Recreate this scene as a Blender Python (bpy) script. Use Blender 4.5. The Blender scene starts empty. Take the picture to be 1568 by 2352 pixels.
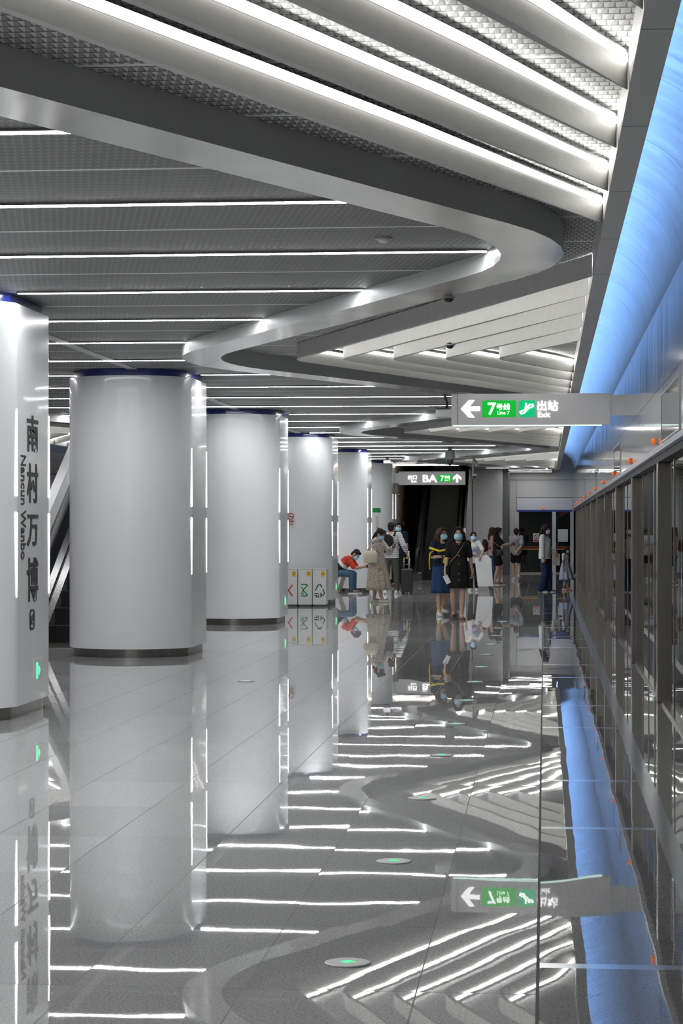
import bpy, bmesh, math, random
from mathutils import Vector, Matrix, noise
random.seed(7)
C = bpy.context.scene.collection
SC = bpy.context.scene
PI = math.pi
# ------------------------------------------------------------------ camera, world, exposure
cam = bpy.data.cameras.new('camera'); co = bpy.data.objects.new('camera', cam); C.objects.link(co)
TH = math.atan((1250-784)/5000.0)
co.location = (0, 0, 1.6); co.rotation_euler = (PI/2, 0, TH)
cam.sensor_width = 36; cam.lens = 5000/2352*36; cam.shift_y = (1213-1176)/2352
cam.clip_start = .05; cam.clip_end = 300
SC.camera = co
SC.view_settings.view_transform = 'Standard'; SC.view_settings.look = 'None'
SC.view_settings.gamma = 1; SC.view_settings.exposure = 0.45; SC.view_settings.use_curve_mapping = False
W = bpy.data.worlds.new('world'); SC.world = W; W.use_nodes = True
W.node_tree.nodes['Background'].inputs[0].default_value = (.6, .65, .7, 1)
W.node_tree.nodes['Background'].inputs[1].default_value = .02
LED_STRIP = 33.0
LED_FIN = 8.0
LED_SIDE = 1.1
BLUE = 6.5
cy = SC.cycles
cy.use_denoising = True; cy.max_bounces = 7; cy.diffuse_bounces = 3; cy.glossy_bounces = 5
cy.transmission_bounces = 4; cy.transparent_max_bounces = 12
cy.caustics_reflective = False; cy.caustics_refractive = False
cy.sample_clamp_indirect = 6.0; cy.use_light_tree = True; cy.use_adaptive_sampling = True; cy.adaptive_threshold = .02
XM = -5.18                      # the platform's centre line
ORD = ['first', 'second', 'third', 'fourth', 'fifth', 'sixth', 'seventh', 'eighth', 'ninth', 'tenth', 'eleventh', 'twelfth',
       'thirteenth', 'fourteenth', 'fifteenth', 'sixteenth', 'seventeenth', 'eighteenth', 'nineteenth', 'twentieth',
       'twenty-first', 'twenty-second', 'twenty-third', 'twenty-fourth', 'twenty-fifth', 'twenty-sixth', 'twenty-seventh', 'twenty-eighth', 'twenty-ninth', 'thirtieth']

# ------------------------------------------------------------------ materials
def mat(name, col, rough=.5, metal=0, coat=0, emit=0, ecol=None, spec=.5, aniso=0, alpha=1):
    m = bpy.data.materials.new(name); m.use_nodes = True
    b = m.node_tree.nodes['Principled BSDF']
    b.inputs['Base Color'].default_value = (*col, 1)
    b.inputs['Roughness'].default_value = rough
    b.inputs['Metallic'].default_value = metal
    b.inputs['Coat Weight'].default_value = coat
    b.inputs['Coat Roughness'].default_value = .06
    b.inputs['Specular IOR Level'].default_value = spec
    b.inputs['Anisotropic'].default_value = aniso
    if emit:
        b.inputs['Emission Color'].default_value = (*(ecol or col), 1)
        b.inputs['Emission Strength'].default_value = emit
    return m

class NT:
    def __init__(s, m): s.t = m.node_tree; s.n = s.t.nodes; s.l = s.t.links; s.b = s.n['Principled BSDF']
    def new(s, typ, **kw):
        x = s.n.new(typ)
        for k, v in kw.items(): setattr(x, k, v)
        return x
    def put(s, sock, v):
        if isinstance(v, (int, float)): sock.default_value = v
        elif isinstance(v, tuple): sock.default_value = v
        else: s.l.new(v, sock)
    def math(s, op, a, b=None, c=None):
        x = s.new('ShaderNodeMath', operation=op)
        for i, v in enumerate((a, b, c)):
            if v is not None: s.put(x.inputs[i], v)
        return x.outputs[0]
    def vm(s, op, a, b=None, scale=None):
        x = s.new('ShaderNodeVectorMath', operation=op); s.put(x.inputs[0], a)
        if b is not None: s.put(x.inputs[1], b)
        if scale is not None: s.put(x.inputs['Scale'], scale)
        return x.outputs[0]
    def pos(s):
        g = s.new('ShaderNodeNewGeometry'); return g
    def obj(s):
        return s.new('ShaderNodeTexCoord').outputs['Object']
    def xyz(s, v):
        x = s.new('ShaderNodeSeparateXYZ'); s.l.new(v, x.inputs[0]); return x.outputs
    def comb(s, a, b, c):
        x = s.new('ShaderNodeCombineXYZ')
        for i, v in enumerate((a, b, c)): s.put(x.inputs[i], v)
        return x.outputs[0]
    def noise(s, vec, scale, detail=2, rough=.5):
        x = s.new('ShaderNodeTexNoise'); s.l.new(vec, x.inputs['Vector'])
        x.inputs['Scale'].default_value = scale; x.inputs['Detail'].default_value = detail; x.inputs['Roughness'].default_value = rough
        return x.outputs
    def mixc(s, f, a, b):
        x = s.new('ShaderNodeMix', data_type='RGBA'); s.put(x.inputs[0], f); s.put(x.inputs[6], a); s.put(x.inputs[7], b); return x.outputs[2]
    def mixf(s, f, a, b):
        x = s.new('ShaderNodeMix', data_type='FLOAT'); s.put(x.inputs[0], f); s.put(x.inputs[2], a); s.put(x.inputs[3], b); return x.outputs[0]
    def ramp(s, f, stops, interp='LINEAR'):
        x = s.new('ShaderNodeValToRGB'); s.l.new(f, x.inputs[0]); e = x.color_ramp.elements; x.color_ramp.interpolation = interp
        while len(e) < len(stops): e.new(.5)
        for i, (p, c) in enumerate(stops): e[i].position = p; e[i].color = (*c, 1)
        return x.outputs[0]
    def line(s, v, period, width, off=0):
        # 1 on a line of the given width every period
        t = s.math('FLOORED_MODULO', s.math('SUBTRACT', v, off - width/2), period)
        return s.math('LESS_THAN', t, width)
    def wobble(s, normal, amp):
        # tilt the true normal by a smooth random vector
        v = s.vm('SUBTRACT', normal, (.5, .5, .5)); v = s.vm('SCALE', v, scale=amp)
        g = s.pos().outputs['Normal']
        return s.vm('NORMALIZE', s.vm('ADD', g, v))

def g(v): return (v, v, v)

# polished granite tiles: 0.6 x 1.2 m, every tile a hair out of level
M_GRANITE = mat('polished_granite', g(.3), .035, spec=.62)
n = NT(M_GRANITE); P = n.pos().outputs['Position']; x, y, z = n.xyz(P)
tx = n.math('FLOOR', n.math('DIVIDE', n.math('ADD', x, .44), .6)); ty = n.math('FLOOR', n.math('DIVIDE', n.math('SUBTRACT', y, .24), 1.21))
wn = n.new('ShaderNodeTexWhiteNoise', noise_dimensions='3D'); n.l.new(n.comb(tx, ty, 0.0), wn.inputs['Vector'])
sp = n.noise(P, 95, 3, .7)[0]; sp2 = n.noise(P, 22, 2)[0]
col = n.ramp(sp, [(.34, g(.30)), (.5, g(.54)), (.66, (.74, .73, .71))])
col = n.mixc(n.math('MULTIPLY', sp2, .35), col, (.36, .36, .35, 1))
tone = n.math('ADD', .9, n.math('MULTIPLY', wn.outputs[0], .2))
hs = n.new('ShaderNodeHueSaturation'); n.l.new(col, hs.inputs['Color']); n.l.new(tone, hs.inputs['Value']); col = hs.outputs[0]
j = n.math('MAXIMUM', n.line(x, .6, .005, -.44), n.line(y, 1.21, .006, .24))
col = n.mixc(j, col, (.06, .06, .055, 1)); n.l.new(col, n.b.inputs['Base Color'])
n.l.new(n.mixf(j, .010, .5), n.b.inputs['Roughness'])
v = n.vm('SCALE', n.vm('SUBTRACT', wn.outputs['Color'], (.5, .5, .5)), scale=.0012)
wv = n.vm('SCALE', n.vm('SUBTRACT', n.noise(P, 2.2, 2)[1], (.5, .5, .5)), scale=.0028)
v = n.vm('ADD', v, wv)
fine = n.vm('SCALE', n.vm('SUBTRACT', n.noise(P, 60, 1)[1], (.5, .5, .5)), scale=.0006)
v = n.vm('ADD', v, fine)
n.l.new(n.vm('NORMALIZE', n.vm('ADD', n.pos().outputs['Normal'], v)), n.b.inputs['Normal'])

# dark insulated strip along the doors with steel inlays
M_EDGE = mat('dark_polished_floor', g(.2), .02, spec=.75)
n = NT(M_EDGE); P = n.pos().outputs['Position']; x, y, z = n.xyz(P)
mx = n.math('MULTIPLY', n.math('GREATER_THAN', x, .585), n.math('LESS_THAN', x, .68))
my = n.math('MAXIMUM', n.line(y, 5.875, .085, 8.0), n.line(y, 5.875, .085, 11.68)); my = n.math('MULTIPLY', my, n.math('LESS_THAN', x, .585))
mk = n.math('MAXIMUM', mx, my)
sp = n.noise(P, 80, 3, .7)[0]; col = n.ramp(sp, [(.36, g(.16)), (.64, g(.30))])
gap = n.math('LESS_THAN', x, -.018)
col = n.mixc(mk, col, (.72, .75, .78, 1)); col = n.mixc(gap, col, (.02, .018, .015, 1)); n.l.new(col, n.b.inputs['Base Color'])
n.l.new(n.math('MULTIPLY', mk, .85), n.b.inputs['Metallic']); n.l.new(n.mixf(gap, n.mixf(mk, .012, .14), .6), n.b.inputs['Roughness'])
wv = n.vm('SCALE', n.vm('SUBTRACT', n.noise(n.vm('MULTIPLY', P, (1, .8, 1)), 1.3, 2)[1], (.5, .5, .5)), scale=.010)
n.l.new(n.vm('NORMALIZE', n.vm('ADD', n.pos().outputs['Normal'], wv)), n.b.inputs['Normal'])

# expanded metal mesh ceilings
def mesh_mat(name, bright, dark, px, py, bump, seam_col):
    m = mat(name, g(bright), .5, metal=.1)
    n = NT(m); P = n.pos().outputs['Position']; x, y, z = n.xyz(P)
    v_ = n.math('DIVIDE', y, py); row = n.math('FLOOR', v_); fv = n.math('FRACT', v_)
    u_ = n.math('ADD', n.math('DIVIDE', x, px), n.math('MULTIPLY', n.math('FLOORED_MODULO', row, 2.0), .5)); fu = n.math('FRACT', u_)
    sk = n.math('ABSOLUTE', n.math('SUBTRACT', fu, .5))                    # 0 in the middle of a cell, .5 at its sides
    edge = n.math('MAXIMUM', n.math('LESS_THAN', fv, .16), n.math('GREATER_THAN', n.math('ADD', sk, n.math('MULTIPLY', fv, .12)), .5))
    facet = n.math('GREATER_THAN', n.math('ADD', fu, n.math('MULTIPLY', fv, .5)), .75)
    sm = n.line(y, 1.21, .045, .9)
    col = n.mixc(facet, g(bright) + (1,), g(bright*.62) + (1,)); col = n.mixc(edge, col, g(dark) + (1,))  # darker half of each cell: shading of the tilted facet put into the colour
    col = n.mixc(sm, col, g(seam_col) + (1,)); n.l.new(col, n.b.inputs['Base Color'])
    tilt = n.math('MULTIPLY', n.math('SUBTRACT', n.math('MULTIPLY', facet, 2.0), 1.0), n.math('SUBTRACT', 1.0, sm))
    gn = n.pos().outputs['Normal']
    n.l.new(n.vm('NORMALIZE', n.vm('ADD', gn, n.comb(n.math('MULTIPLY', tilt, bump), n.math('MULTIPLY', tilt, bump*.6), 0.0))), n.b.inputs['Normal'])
    return m
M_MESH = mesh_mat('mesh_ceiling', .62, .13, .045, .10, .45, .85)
M_MESHD = mesh_mat('grey_mesh_ceiling', .25, .12, .045, .10, .06, .85)

M_LED = mat('led_white', g(1), .5, emit=LED_STRIP, ecol=(.965, .985, 1))
M_LEDF = mat('led_fin', g(1), .5, emit=LED_FIN, ecol=(1, .985, .95))
M_LEDS = mat('led_fin_side', g(1), .5, emit=LED_SIDE, ecol=(1, .985, .95))
M_BLUE = mat('led_blue', (.2, .4, 1), .5, emit=BLUE, ecol=(.24, .49, 1))
M_FLOORG = mat('green_floor_light', (.05, .6, .3), .5, emit=.6, ecol=(.06, 1, .35))
M_GREENL = mat('green_light', (.05, .9, .4), .5, emit=1.2, ecol=(.06, 1, .32))
M_FIN = mat('white_fin_paint', (.70, .69, .66), .45)
n = NT(M_FIN); nz = n.noise(n.pos().outputs['Position'], 9, 4, .6)[0]
n.l.new(n.ramp(nz, [(.2, (.62, .615, .59)), (.7, (.68, .675, .65))]), n.b.inputs['Base Color'])
M_FASCIA = mat('grey_fascia_paint', (.66, .665, .65), .4)
n = NT(M_FASCIA); yy = n.xyz(n.pos().outputs['Position'])[1]; n.l.new(n.mixc(n.line(yy, 1.95, .012, .3), (.66, .665, .65, 1), (.05, .05, .05, 1)), n.b.inputs['Base Color'])
M_RIBBON = mat('polished_aluminium', (.57, .57, .555), .17, metal=.92)
n = NT(M_RIBBON); P = n.pos().outputs['Position']
n.l.new(n.wobble(n.noise(P, 1.6, 2)[1], .05), n.b.inputs['Normal'])
M_RIBSIDE = mat('dark_grey_paint', (.60, .615, .605), .45)
def brushed(name, col, rough, amp, vs, coat=0, joints=None, metal=1):
    m = mat(name, col, rough, metal=metal)
    n = NT(m); P = n.pos().outputs['Position']
    n.l.new(n.wobble(n.noise(n.vm('MULTIPLY', P, vs), 1, 3, .65)[1], amp), n.b.inputs['Normal'])
    c = n.ramp(n.noise(n.vm('MULTIPLY', P, tuple(q*3 for q in vs)), 1, 2)[0], [(.25, tuple(q*.93 for q in col)), (.75, tuple(min(1, q*1.05) for q in col))])
    if joints:
        y, z = n.xyz(P)[1], n.xyz(P)[2]; k = n.line(y, joints[0], .01, joints[1])
        for zz in joints[2]: k = n.math('MAXIMUM', k, n.math('LESS_THAN', n.math('ABSOLUTE', n.math('SUBTRACT', z, zz)), .010))
        c = n.mixc(k, c, (.03, .03, .03, 1))
    n.l.new(c, n.b.inputs['Base Color'])
    return m
M_WALL = brushed('brushed_aluminium_wall', (.80, .80, .80), .10, .03, (3, 4.5, .35), joints=(2.9375, 1.4, (2.86, 3.62)), metal=.8)
M_COVE = brushed('brushed_aluminium_cove', (.80, .82, .85), .3, .16, (2, 6, 1.0), joints=(1.958, .9, ()), metal=.65)
M_STEEL = brushed('brushed_steel', (.29, .265, .225), .25, .03, (8, 8, .5))
M_STEELB = brushed('bright_steel', (.62, .61, .6), .22, .03, (6, 6, .5))
M_PLINTH = brushed('steel_plinth', (.36, .345, .32), .2, .05, (9, 9, .3))
M_BEAM = mat('lilac_grey_beam', (.44, .44, .52), .3, metal=.3)
M_BEAMD = mat('dark_rubber_seal', g(.02), .6)
M_COL = mat('white_column_enamel', (.86, .87, .885), .24, coat=.45, spec=.5)
n = NT(M_COL); P = n.pos().outputs['Position']; n.l.new(n.wobble(n.noise(n.vm('MULTIPLY', P, (2.2, 2.2, .25)), 1, 2)[1], .012), n.b.inputs['Coat Normal'])
M_COLLAR = mat('cobalt_blue_collar', (.025, .045, .32), .25, coat=.4)
M_EDGEL = mat('edge_light_white', g(1), .5, emit=2.5, ecol=(1, .99, .97))
M_LETTER = mat('charcoal_lettering', g(.035), .5)
M_BLACK = mat('black_plastic', g(.018), .4)
M_RUBBER = mat('black_rubber', g(.012), .55)
M_STEP = mat('escalator_step', g(.02), .5, metal=.4)
n = NT(M_STEP); xx = n.xyz(n.obj())[0]; n.l.new(n.mixc(n.line(xx, .02, .008), g(.026) + (1,), g(.008) + (1,)), n.b.inputs['Base Color'])
M_DGLASS = mat('dark_glass', (.02, .025, .03), .04, spec=.6)
M_WHITE = mat('white_plastic', g(.78), .35, coat=.2)
M_GREYW = mat('end_wall_panel', (.62, .62, .59), .42, metal=.2)
M_LILACW = mat('lilac_header_panel', (.70, .70, .76), .4, metal=.1)
M_BLUEP = mat('blue_paint', (.02, .045, .30), .4)
M_BLOCK = mat('light_grey_wall_panel', (.82, .82, .80), .4)
M_DARKW = mat('dark_grey_wall', (.10, .105, .105), .5)
M_TUNNEL = mat('tunnel_black', (.015, .02, .02), .7)
M_CLAD = brushed('bronze_grey_cladding', (.46, .40, .32), .3, .03, (5, 1, .4), metal=.35)
M_ORANGE = mat('orange_lens', (.85, .14, .01), .3, emit=.35, ecol=(1, .18, .01))
M_SIGN = mat('sign_grey_added_glow', (.74, .74, .75), .45, emit=.075, ecol=(1, 1, 1))  # faint glow added to brighten the grey sign bodies and brackets
M_SIGNW = mat('sign_white_light', g(1), .5, emit=1.1, ecol=(1, 1, 1))
M_SIGNG = mat('sign_green_light', (.0, .55, .06), .5, emit=.42, ecol=(.0, .60, .03))
M_SIGNT = mat('sign_teal_light', (.0, .6, .25), .5, emit=.42, ecol=(.0, .68, .22))
M_RED = mat('red_print', (.55, .03, .03), .5)
M_GREENP = mat('green_print', (.01, .30, .07), .5)
M_YELLOW = mat('yellow_print', (.85, .60, .01), .5)
M_PAPER = mat('white_paper', g(.75), .6)
M_LIGHTG = mat('light_grey_plastic', g(.55), .4)
M_MIDG = mat('mid_grey_plastic', g(.22), .4)
M_DISC = mat('satin_steel_disc', g(.42), .3, metal=.4)
M_WOOD = mat('pale_wood', (.55, .38, .2), .45)
M_CREAM = mat('cream_canvas', (.62, .56, .42), .7)
M_SHOEW = mat('white_shoe', g(.62), .5)
M_SHOEB = mat('black_shoe', g(.03), .5)
M_SHOEBR = mat('brown_shoe', (.17, .085, .04), .5)
M_MASK = mat('blue_mask', (.40, .68, .85), .7)
M_MASKW = mat('pale_mask', (.55, .66, .72), .7)
M_EYE = mat('dark_eye', (.02, .012, .01), .25)
M_HAIR = mat('black_hair', (.012, .010, .010), .5, spec=.12)
M_HAIRB = mat('brown_hair', (.045, .02, .009), .5, spec=.15)
M_HAIRD = mat('dark_brown_hair', (.02, .010, .007), .5, spec=.12)
for m, k in ((M_HAIR, .03), (M_HAIRB, .09), (M_HAIRD, .05)):
    n = NT(m); nz = n.noise(n.vm('MULTIPLY', n.obj(), (60, 60, 6)), 1, 3)[0]; c0 = m.node_tree.nodes['Principled BSDF'].inputs['Base Color'].default_value[:3]
    n.l.new(n.ramp(nz, [(.3, c0), (.75, tuple(q*1.9 for q in c0))]), n.b.inputs['Base Color'])
def skin_mat(name, c):
    m = mat(name, c, .5); n = NT(m); nz = n.noise(n.obj(), 14, 3)[0]
    n.l.new(n.ramp(nz, [(.3, tuple(q*.9 for q in c)), (.7, tuple(min(1, q*1.06) for q in c))]), n.b.inputs['Base Color']); return m
M_SKIN = skin_mat('skin_light', (.56, .36, .26)); M_SKIN2 = skin_mat('skin_tan', (.43, .26, .17))
def cloth(name, c, var=.12):
    m = mat(name, c, .8, spec=.2); n = NT(m); nz = n.noise(n.obj(), 7, 4, .6)[0]
    n.l.new(n.ramp(nz, [(.3, tuple(q*(1-var) for q in c)), (.7, tuple(min(1, q*(1+var)) for q in c))]), n.b.inputs['Base Color']); return m
K_BLACK = cloth('black_cloth', g(.012)); K_NAVY = cloth('navy_cloth', (.014, .022, .05)); K_DENIM = cloth('denim_blue', (.022, .055, .14))
K_JEANS = cloth('blue_jeans', (.055, .10, .17), .3); K_DJEANS = cloth('dark_jeans', (.018, .032, .075), .3); K_WHITE = cloth('white_cloth', g(.68), .04)
K_GREY = cloth('grey_marl', (.30, .32, .36), .1); K_OLIVE = cloth('grey_green_cloth', (.085, .09, .075)); K_RED = cloth('red_cloth', (.52, .05, .035), .06)
K_PINK = cloth('pale_pink_cloth', (.58, .36, .36)); K_PALEB = cloth('pale_blue_cloth', (.42, .47, .60)); K_GREYW = cloth('pale_grey_cloth', (.45, .48, .48))
K_STRIPE = cloth('striped_cloth', g(.6)); n = NT(K_STRIPE); zz = n.xyz(n.obj())[2]
n.l.new(n.mixc(n.line(zz, .045, .014), g(.66) + (1,), g(.03) + (1,)), n.b.inputs['Base Color'])
K_FLORAL = cloth('floral_cloth', g(.6)); n = NT(K_FLORAL); O = n.obj()
vo = n.new('ShaderNodeTexVoronoi'); n.l.new(O, vo.inputs['Vector']); vo.inputs['Scale'].default_value = 13
fl = n.ramp(n.math('FRACT', n.math('MULTIPLY', n.xyz(vo.outputs['Color'])[0], 3.1)), [(0, (.10, .17, .26)), (.3, (.42, .28, .08)), (.55, (.40, .09, .05)), (.8, (.2, .3, .36))], 'CONSTANT')
n.l.new(n.mixc(n.math('LESS_THAN', vo.outputs['Distance'], .30), (.56, .50, .43, 1), fl), n.b.inputs['Base Color'])
K_FLORAL2 = cloth('dotted_floral_cloth', g(.5)); n = NT(K_FLORAL2); O = n.obj()
vo = n.new('ShaderNodeTexVoronoi'); n.l.new(O, vo.inputs['Vector']); vo.inputs['Scale'].default_value = 34
n.l.new(n.mixc(n.math('LESS_THAN', vo.outputs['Distance'], .32), (.50, .45, .38, 1), (.20, .15, .11, 1)), n.b.inputs['Base Color'])
# clear platform-door glass over the dark tunnel
M_GLASS = bpy.data.materials.new('platform_glass'); M_GLASS.use_nodes = True
t = M_GLASS.node_tree; t.nodes.clear(); out = t.nodes.new('ShaderNodeOutputMaterial'); mx = t.nodes.new('ShaderNodeMixShader')
tr = t.nodes.new('ShaderNodeBsdfTransparent'); gl = t.nodes.new('ShaderNodeBsdfGlossy'); fr = t.nodes.new('ShaderNodeFresnel'); fr.inputs[0].default_value = 1.6
tr.inputs[0].default_value = (.62, .68, .68, 1); gl.inputs['Roughness'].default_value = .015; gl.inputs[0].default_value = (.92, .95, .95, 1)
nz = t.nodes.new('ShaderNodeTexNoise'); nz.inputs['Scale'].default_value = 1; ge = t.nodes.new('ShaderNodeNewGeometry')
m1 = t.nodes.new('ShaderNodeVectorMath'); m1.operation = 'MULTIPLY'; m1.inputs[1].default_value = (1, 2.2, .12)
m2 = t.nodes.new('ShaderNodeVectorMath'); m2.operation = 'SUBTRACT'; m2.inputs[1].default_value = (.5, .5, .5)
m3 = t.nodes.new('ShaderNodeVectorMath'); m3.operation = 'SCALE'; m3.inputs['Scale'].default_value = .006
m4 = t.nodes.new('ShaderNodeVectorMath'); m4.operation = 'ADD'; m5 = t.nodes.new('ShaderNodeVectorMath'); m5.operation = 'NORMALIZE'
L = t.links.new
L(ge.outputs['Position'], m1.inputs[0]); L(m1.outputs[0], nz.inputs['Vector']); L(nz.outputs[1], m2.inputs[0]); L(m2.outputs[0], m3.inputs[0])
L(ge.outputs['Normal'], m4.inputs[0]); L(m3.outputs[0], m4.inputs[1]); L(m4.outputs[0], m5.inputs[0]); L(m5.outputs[0], gl.inputs['Normal'])
L(fr.outputs[0], mx.inputs[0]); L(tr.outputs[0], mx.inputs[1]); L(gl.outputs[0], mx.inputs[2]); L(mx.outputs[0], out.inputs[0])

# ------------------------------------------------------------------ mesh helpers
class MB:
    """Collects shapes; build() links them as one mesh object."""
    def __init__(s): s.v = []; s.f = []; s.m = []; s.cur = 0
    def add(s, vs, fs):
        o = len(s.v); s.v += [tuple(q) for q in vs]
        for f in fs: s.f.append(tuple(i+o for i in f)); s.m.append(s.cur)
        return s
    def box(s, x0, x1, y0, y1, z0, z1):
        vs = [(x, y, z) for z in (z0, z1) for y in (y0, y1) for x in (x0, x1)]
        return s.add(vs, [(0, 2, 3, 1), (4, 5, 7, 6), (0, 1, 5, 4), (2, 6, 7, 3), (0, 4, 6, 2), (1, 3, 7, 5)])
    def quad(s, a, b, c, d): return s.add([a, b, c, d], [(0, 1, 2, 3)])
    def prism(s, poly, axis, a, b):
        """poly: 2-D outline; extruded along axis from a to b"""
        def P(p, t):
            return {'x': (t, p[0], p[1]), 'y': (p[0], t, p[1]), 'z': (p[0], p[1], t)}[axis]
        k = len(poly); vs = [P(p, a) for p in poly] + [P(p, b) for p in poly]
        fs = [tuple(range(k)), tuple(range(2*k-1, k-1, -1))] + [(i, (i+1) % k, k+(i+1) % k, k+i) for i in range(k)]
        return s.add(vs, fs)
    def loft(s, rings, cap=True, closed=True):
        k = len(rings[0]); vs = [p for r in rings for p in r]; fs = []
        for i in range(len(rings)-1):
            for q in range(k if closed else k-1):
                a, b = i*k+q, i*k+(q+1) % k; fs.append((a, b, b+k, a+k))
        if cap: fs += [tuple(range(k-1, -1, -1)), tuple(range((len(rings)-1)*k, len(rings)*k))]
        return s.add(vs, fs)
    def tube(s, pts, r, nseg=8, cap=True):
        pts = [Vector(p) for p in pts]; rings = []; rr = r if isinstance(r, (list, tuple)) else [r]*len(pts)
        up = None
        for i, p in enumerate(pts):
            d = (pts[min(i+1, len(pts)-1)] - pts[max(i-1, 0)]).normalized()
            if up is None: up = Vector((0, 0, 1)) if abs(d.z) < .9 else Vector((1, 0, 0))
            a = (up - d*up.dot(d)).normalized(); b = d.cross(a); up = a
            rings.append([p + (a*math.cos(2*PI*q/nseg) + b*math.sin(2*PI*q/nseg))*rr[i] for q in range(nseg)])
        return s.loft(rings, cap)
    def cyl(s, x, y, z0, z1, r, nseg=20, r1=None):
        return s.tube([(x, y, z0), (x, y, z1)], [r, r if r1 is None else r1], nseg)
    def ellip(s, c, rad, rot=None, nu=16, nv=10, zmin=None):
        c = Vector(c); vs = []; fs = []
        for i in range(nv+1):
            ph = PI*i/nv
            for q in range(nu):
                t = 2*PI*q/nu; p = Vector((rad[0]*math.sin(ph)*math.cos(t), rad[1]*math.sin(ph)*math.sin(t), rad[2]*math.cos(ph)))
                if rot is not None: p = rot @ p
                p = c+p
                if zmin is not None: p.z = max(p.z, zmin)
                vs.append(p)
        for i in range(nv):
            for q in range(nu): a, b = i*nu+q, i*nu+(q+1) % nu; fs.append((a, a+nu, b+nu, b))
        return s.add(vs, fs)
    def rcone(s, p0, p1, r0, r1, nseg=14):
        """tapered limb with round ends"""
        p0, p1 = Vector(p0), Vector(p1); d = (p1-p0); L_ = d.length
        if L_ < 1e-6: return s.ellip(p0, (r0,)*3)
        d /= L_; pts = []; rad = []
        for a in (80, 55, 30): t = math.radians(a); pts.append(p0 - d*r0*math.sin(t)); rad.append(r0*math.cos(t))
        for q in (0, .33, .66, 1): pts.append(p0+d*L_*q); rad.append(r0+(r1-r0)*q)
        for a in (30, 55, 80): t = math.radians(a); pts.append(p1 + d*r1*math.sin(t)); rad.append(r1*math.cos(t))
        return s.tube(pts, rad, nseg)
    def mesh(s, name, mats, smooth=False, off=(0, 0, 0)):
        me = bpy.data.meshes.new(name); o = Vector(off)
        me.from_pydata([Vector(q)-o for q in s.v], [], s.f)
        if not isinstance(mats, (list, tuple)): mats = [mats]
        for m in mats: me.materials.append(m)
        if len(mats) > 1:
            for p, k in zip(me.polygons, s.m): p.material_index = min(k, len(mats)-1)
        bm = bmesh.new(); bm.from_mesh(me); bmesh.ops.remove_doubles(bm, verts=bm.verts, dist=1e-5)
        bmesh.ops.recalc_face_normals(bm, faces=bm.faces); bm.to_mesh(me); bm.free()
        if smooth:
            for p in me.polygons: p.use_smooth = True
        return me
    def build(s, name, mats, parent=None, smooth=False, world=True, bevel=0, auto=None):
        """vertices are in world metres; a child is stored relative to its (unrotated) parents"""
        off = Vector((0, 0, 0)); q = parent
        if world:
            while q is not None: off += q.location; q = q.parent
        o = bpy.data.objects.new(name, s.mesh(name, mats, smooth, off)); C.objects.link(o); o.parent = parent
        if auto:
            o.data.set_sharp_from_angle(angle=math.radians(auto))
        if bevel:
            b = o.modifiers.new('bevel', 'BEVEL'); b.width = bevel; b.segments = 2; b.limit_method = 'ANGLE'; b.angle_limit = math.radians(40)
        return o

def tag(o, label, cat, group=None, kind=None):
    o['label'] = label; o['category'] = cat
    if group: o['group'] = group
    if kind: o['kind'] = kind
    return o
def thing(name, loc, label, cat, group=None, rz=0):
    o = bpy.data.objects.new(name, None); o.empty_display_size = .1; C.objects.link(o); o.location = loc; o.rotation_euler = (0, 0, rz)
    return tag(o, label, cat, group)
def struct(o): o['kind'] = 'structure'; return o
def copy_tree(o, loc, label, group=None):
    c = o.copy(); C.objects.link(c); c.location = loc; c['label'] = label
    def rec(a, b):
        for ch in a.children:
            d = ch.copy(); C.objects.link(d); d.parent = b; rec(ch, d)
    rec(o, c)
    if group: c['group'] = group
    return c

_tc = {}
def text_geo(body, bold=0.0):
    k = (body, bold)
    if k not in _tc:
        c = bpy.data.curves.new('lettering', 'FONT'); c.body = body; c.extrude = .02; c.offset = bold; c.resolution_u = 3
        o = bpy.data.objects.new('lettering', c); C.objects.link(o)
        dg = bpy.context.evaluated_depsgraph_get(); me = bpy.data.meshes.new_from_object(o.evaluated_get(dg))
        vs = [v.co.copy() for v in me.vertices]; fs = [tuple(p.vertices) for p in me.polygons]
        bpy.data.objects.remove(o); bpy.data.curves.remove(c); bpy.data.meshes.remove(me)
        x0 = min(v.x for v in vs); x1 = max(v.x for v in vs); y0 = min(v.y for v in vs); y1 = max(v.y for v in vs); zr = max(v.z for v in vs)
        _tc[k] = ([((v.x-x0)/(x1-x0), (v.y-y0)/(y1-y0), v.z/zr) for v in vs], fs)
    return _tc[k]
def put_text(mb, body, origin, ux, uy, w, h, depth=.004, bold=0.0):
    """fits the text into the box w x h whose lower left corner is origin"""
    vs, fs = text_geo(body, bold); o = Vector(origin); ux = Vector(ux); uy = Vector(uy); un = ux.cross(uy)
    return mb.add([o + ux*(a*w) + uy*(b*h) + un*(c*depth) for a, b, c in vs], fs)
def put_poly(mb, pts, origin, ux, uy, depth=.004):
    o = Vector(origin); ux = Vector(ux); uy = Vector(uy); un = ux.cross(uy)
    k = len(pts); vs = [o+ux*a+uy*b for a, b in pts] + [o+ux*a+uy*b+un*depth for a, b in pts]
    fs = [tuple(range(k-1, -1, -1)), tuple(range(k, 2*k))] + [(i, (i+1) % k, k+(i+1) % k, k+i) for i in range(k)]
    return mb.add(vs, fs)
def rrect(x0, y0, x1, y1, r, n_=4):
    pts = []
    for cx, cy_, a0 in ((x1-r, y0+r, -90), (x1-r, y1-r, 0), (x0+r, y1-r, 90), (x0+r, y0+r, 180)):
        for i in range(n_+1): a = math.radians(a0+90*i/n_); pts.append((cx+r*math.cos(a), cy_+r*math.sin(a)))
    return pts
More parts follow.
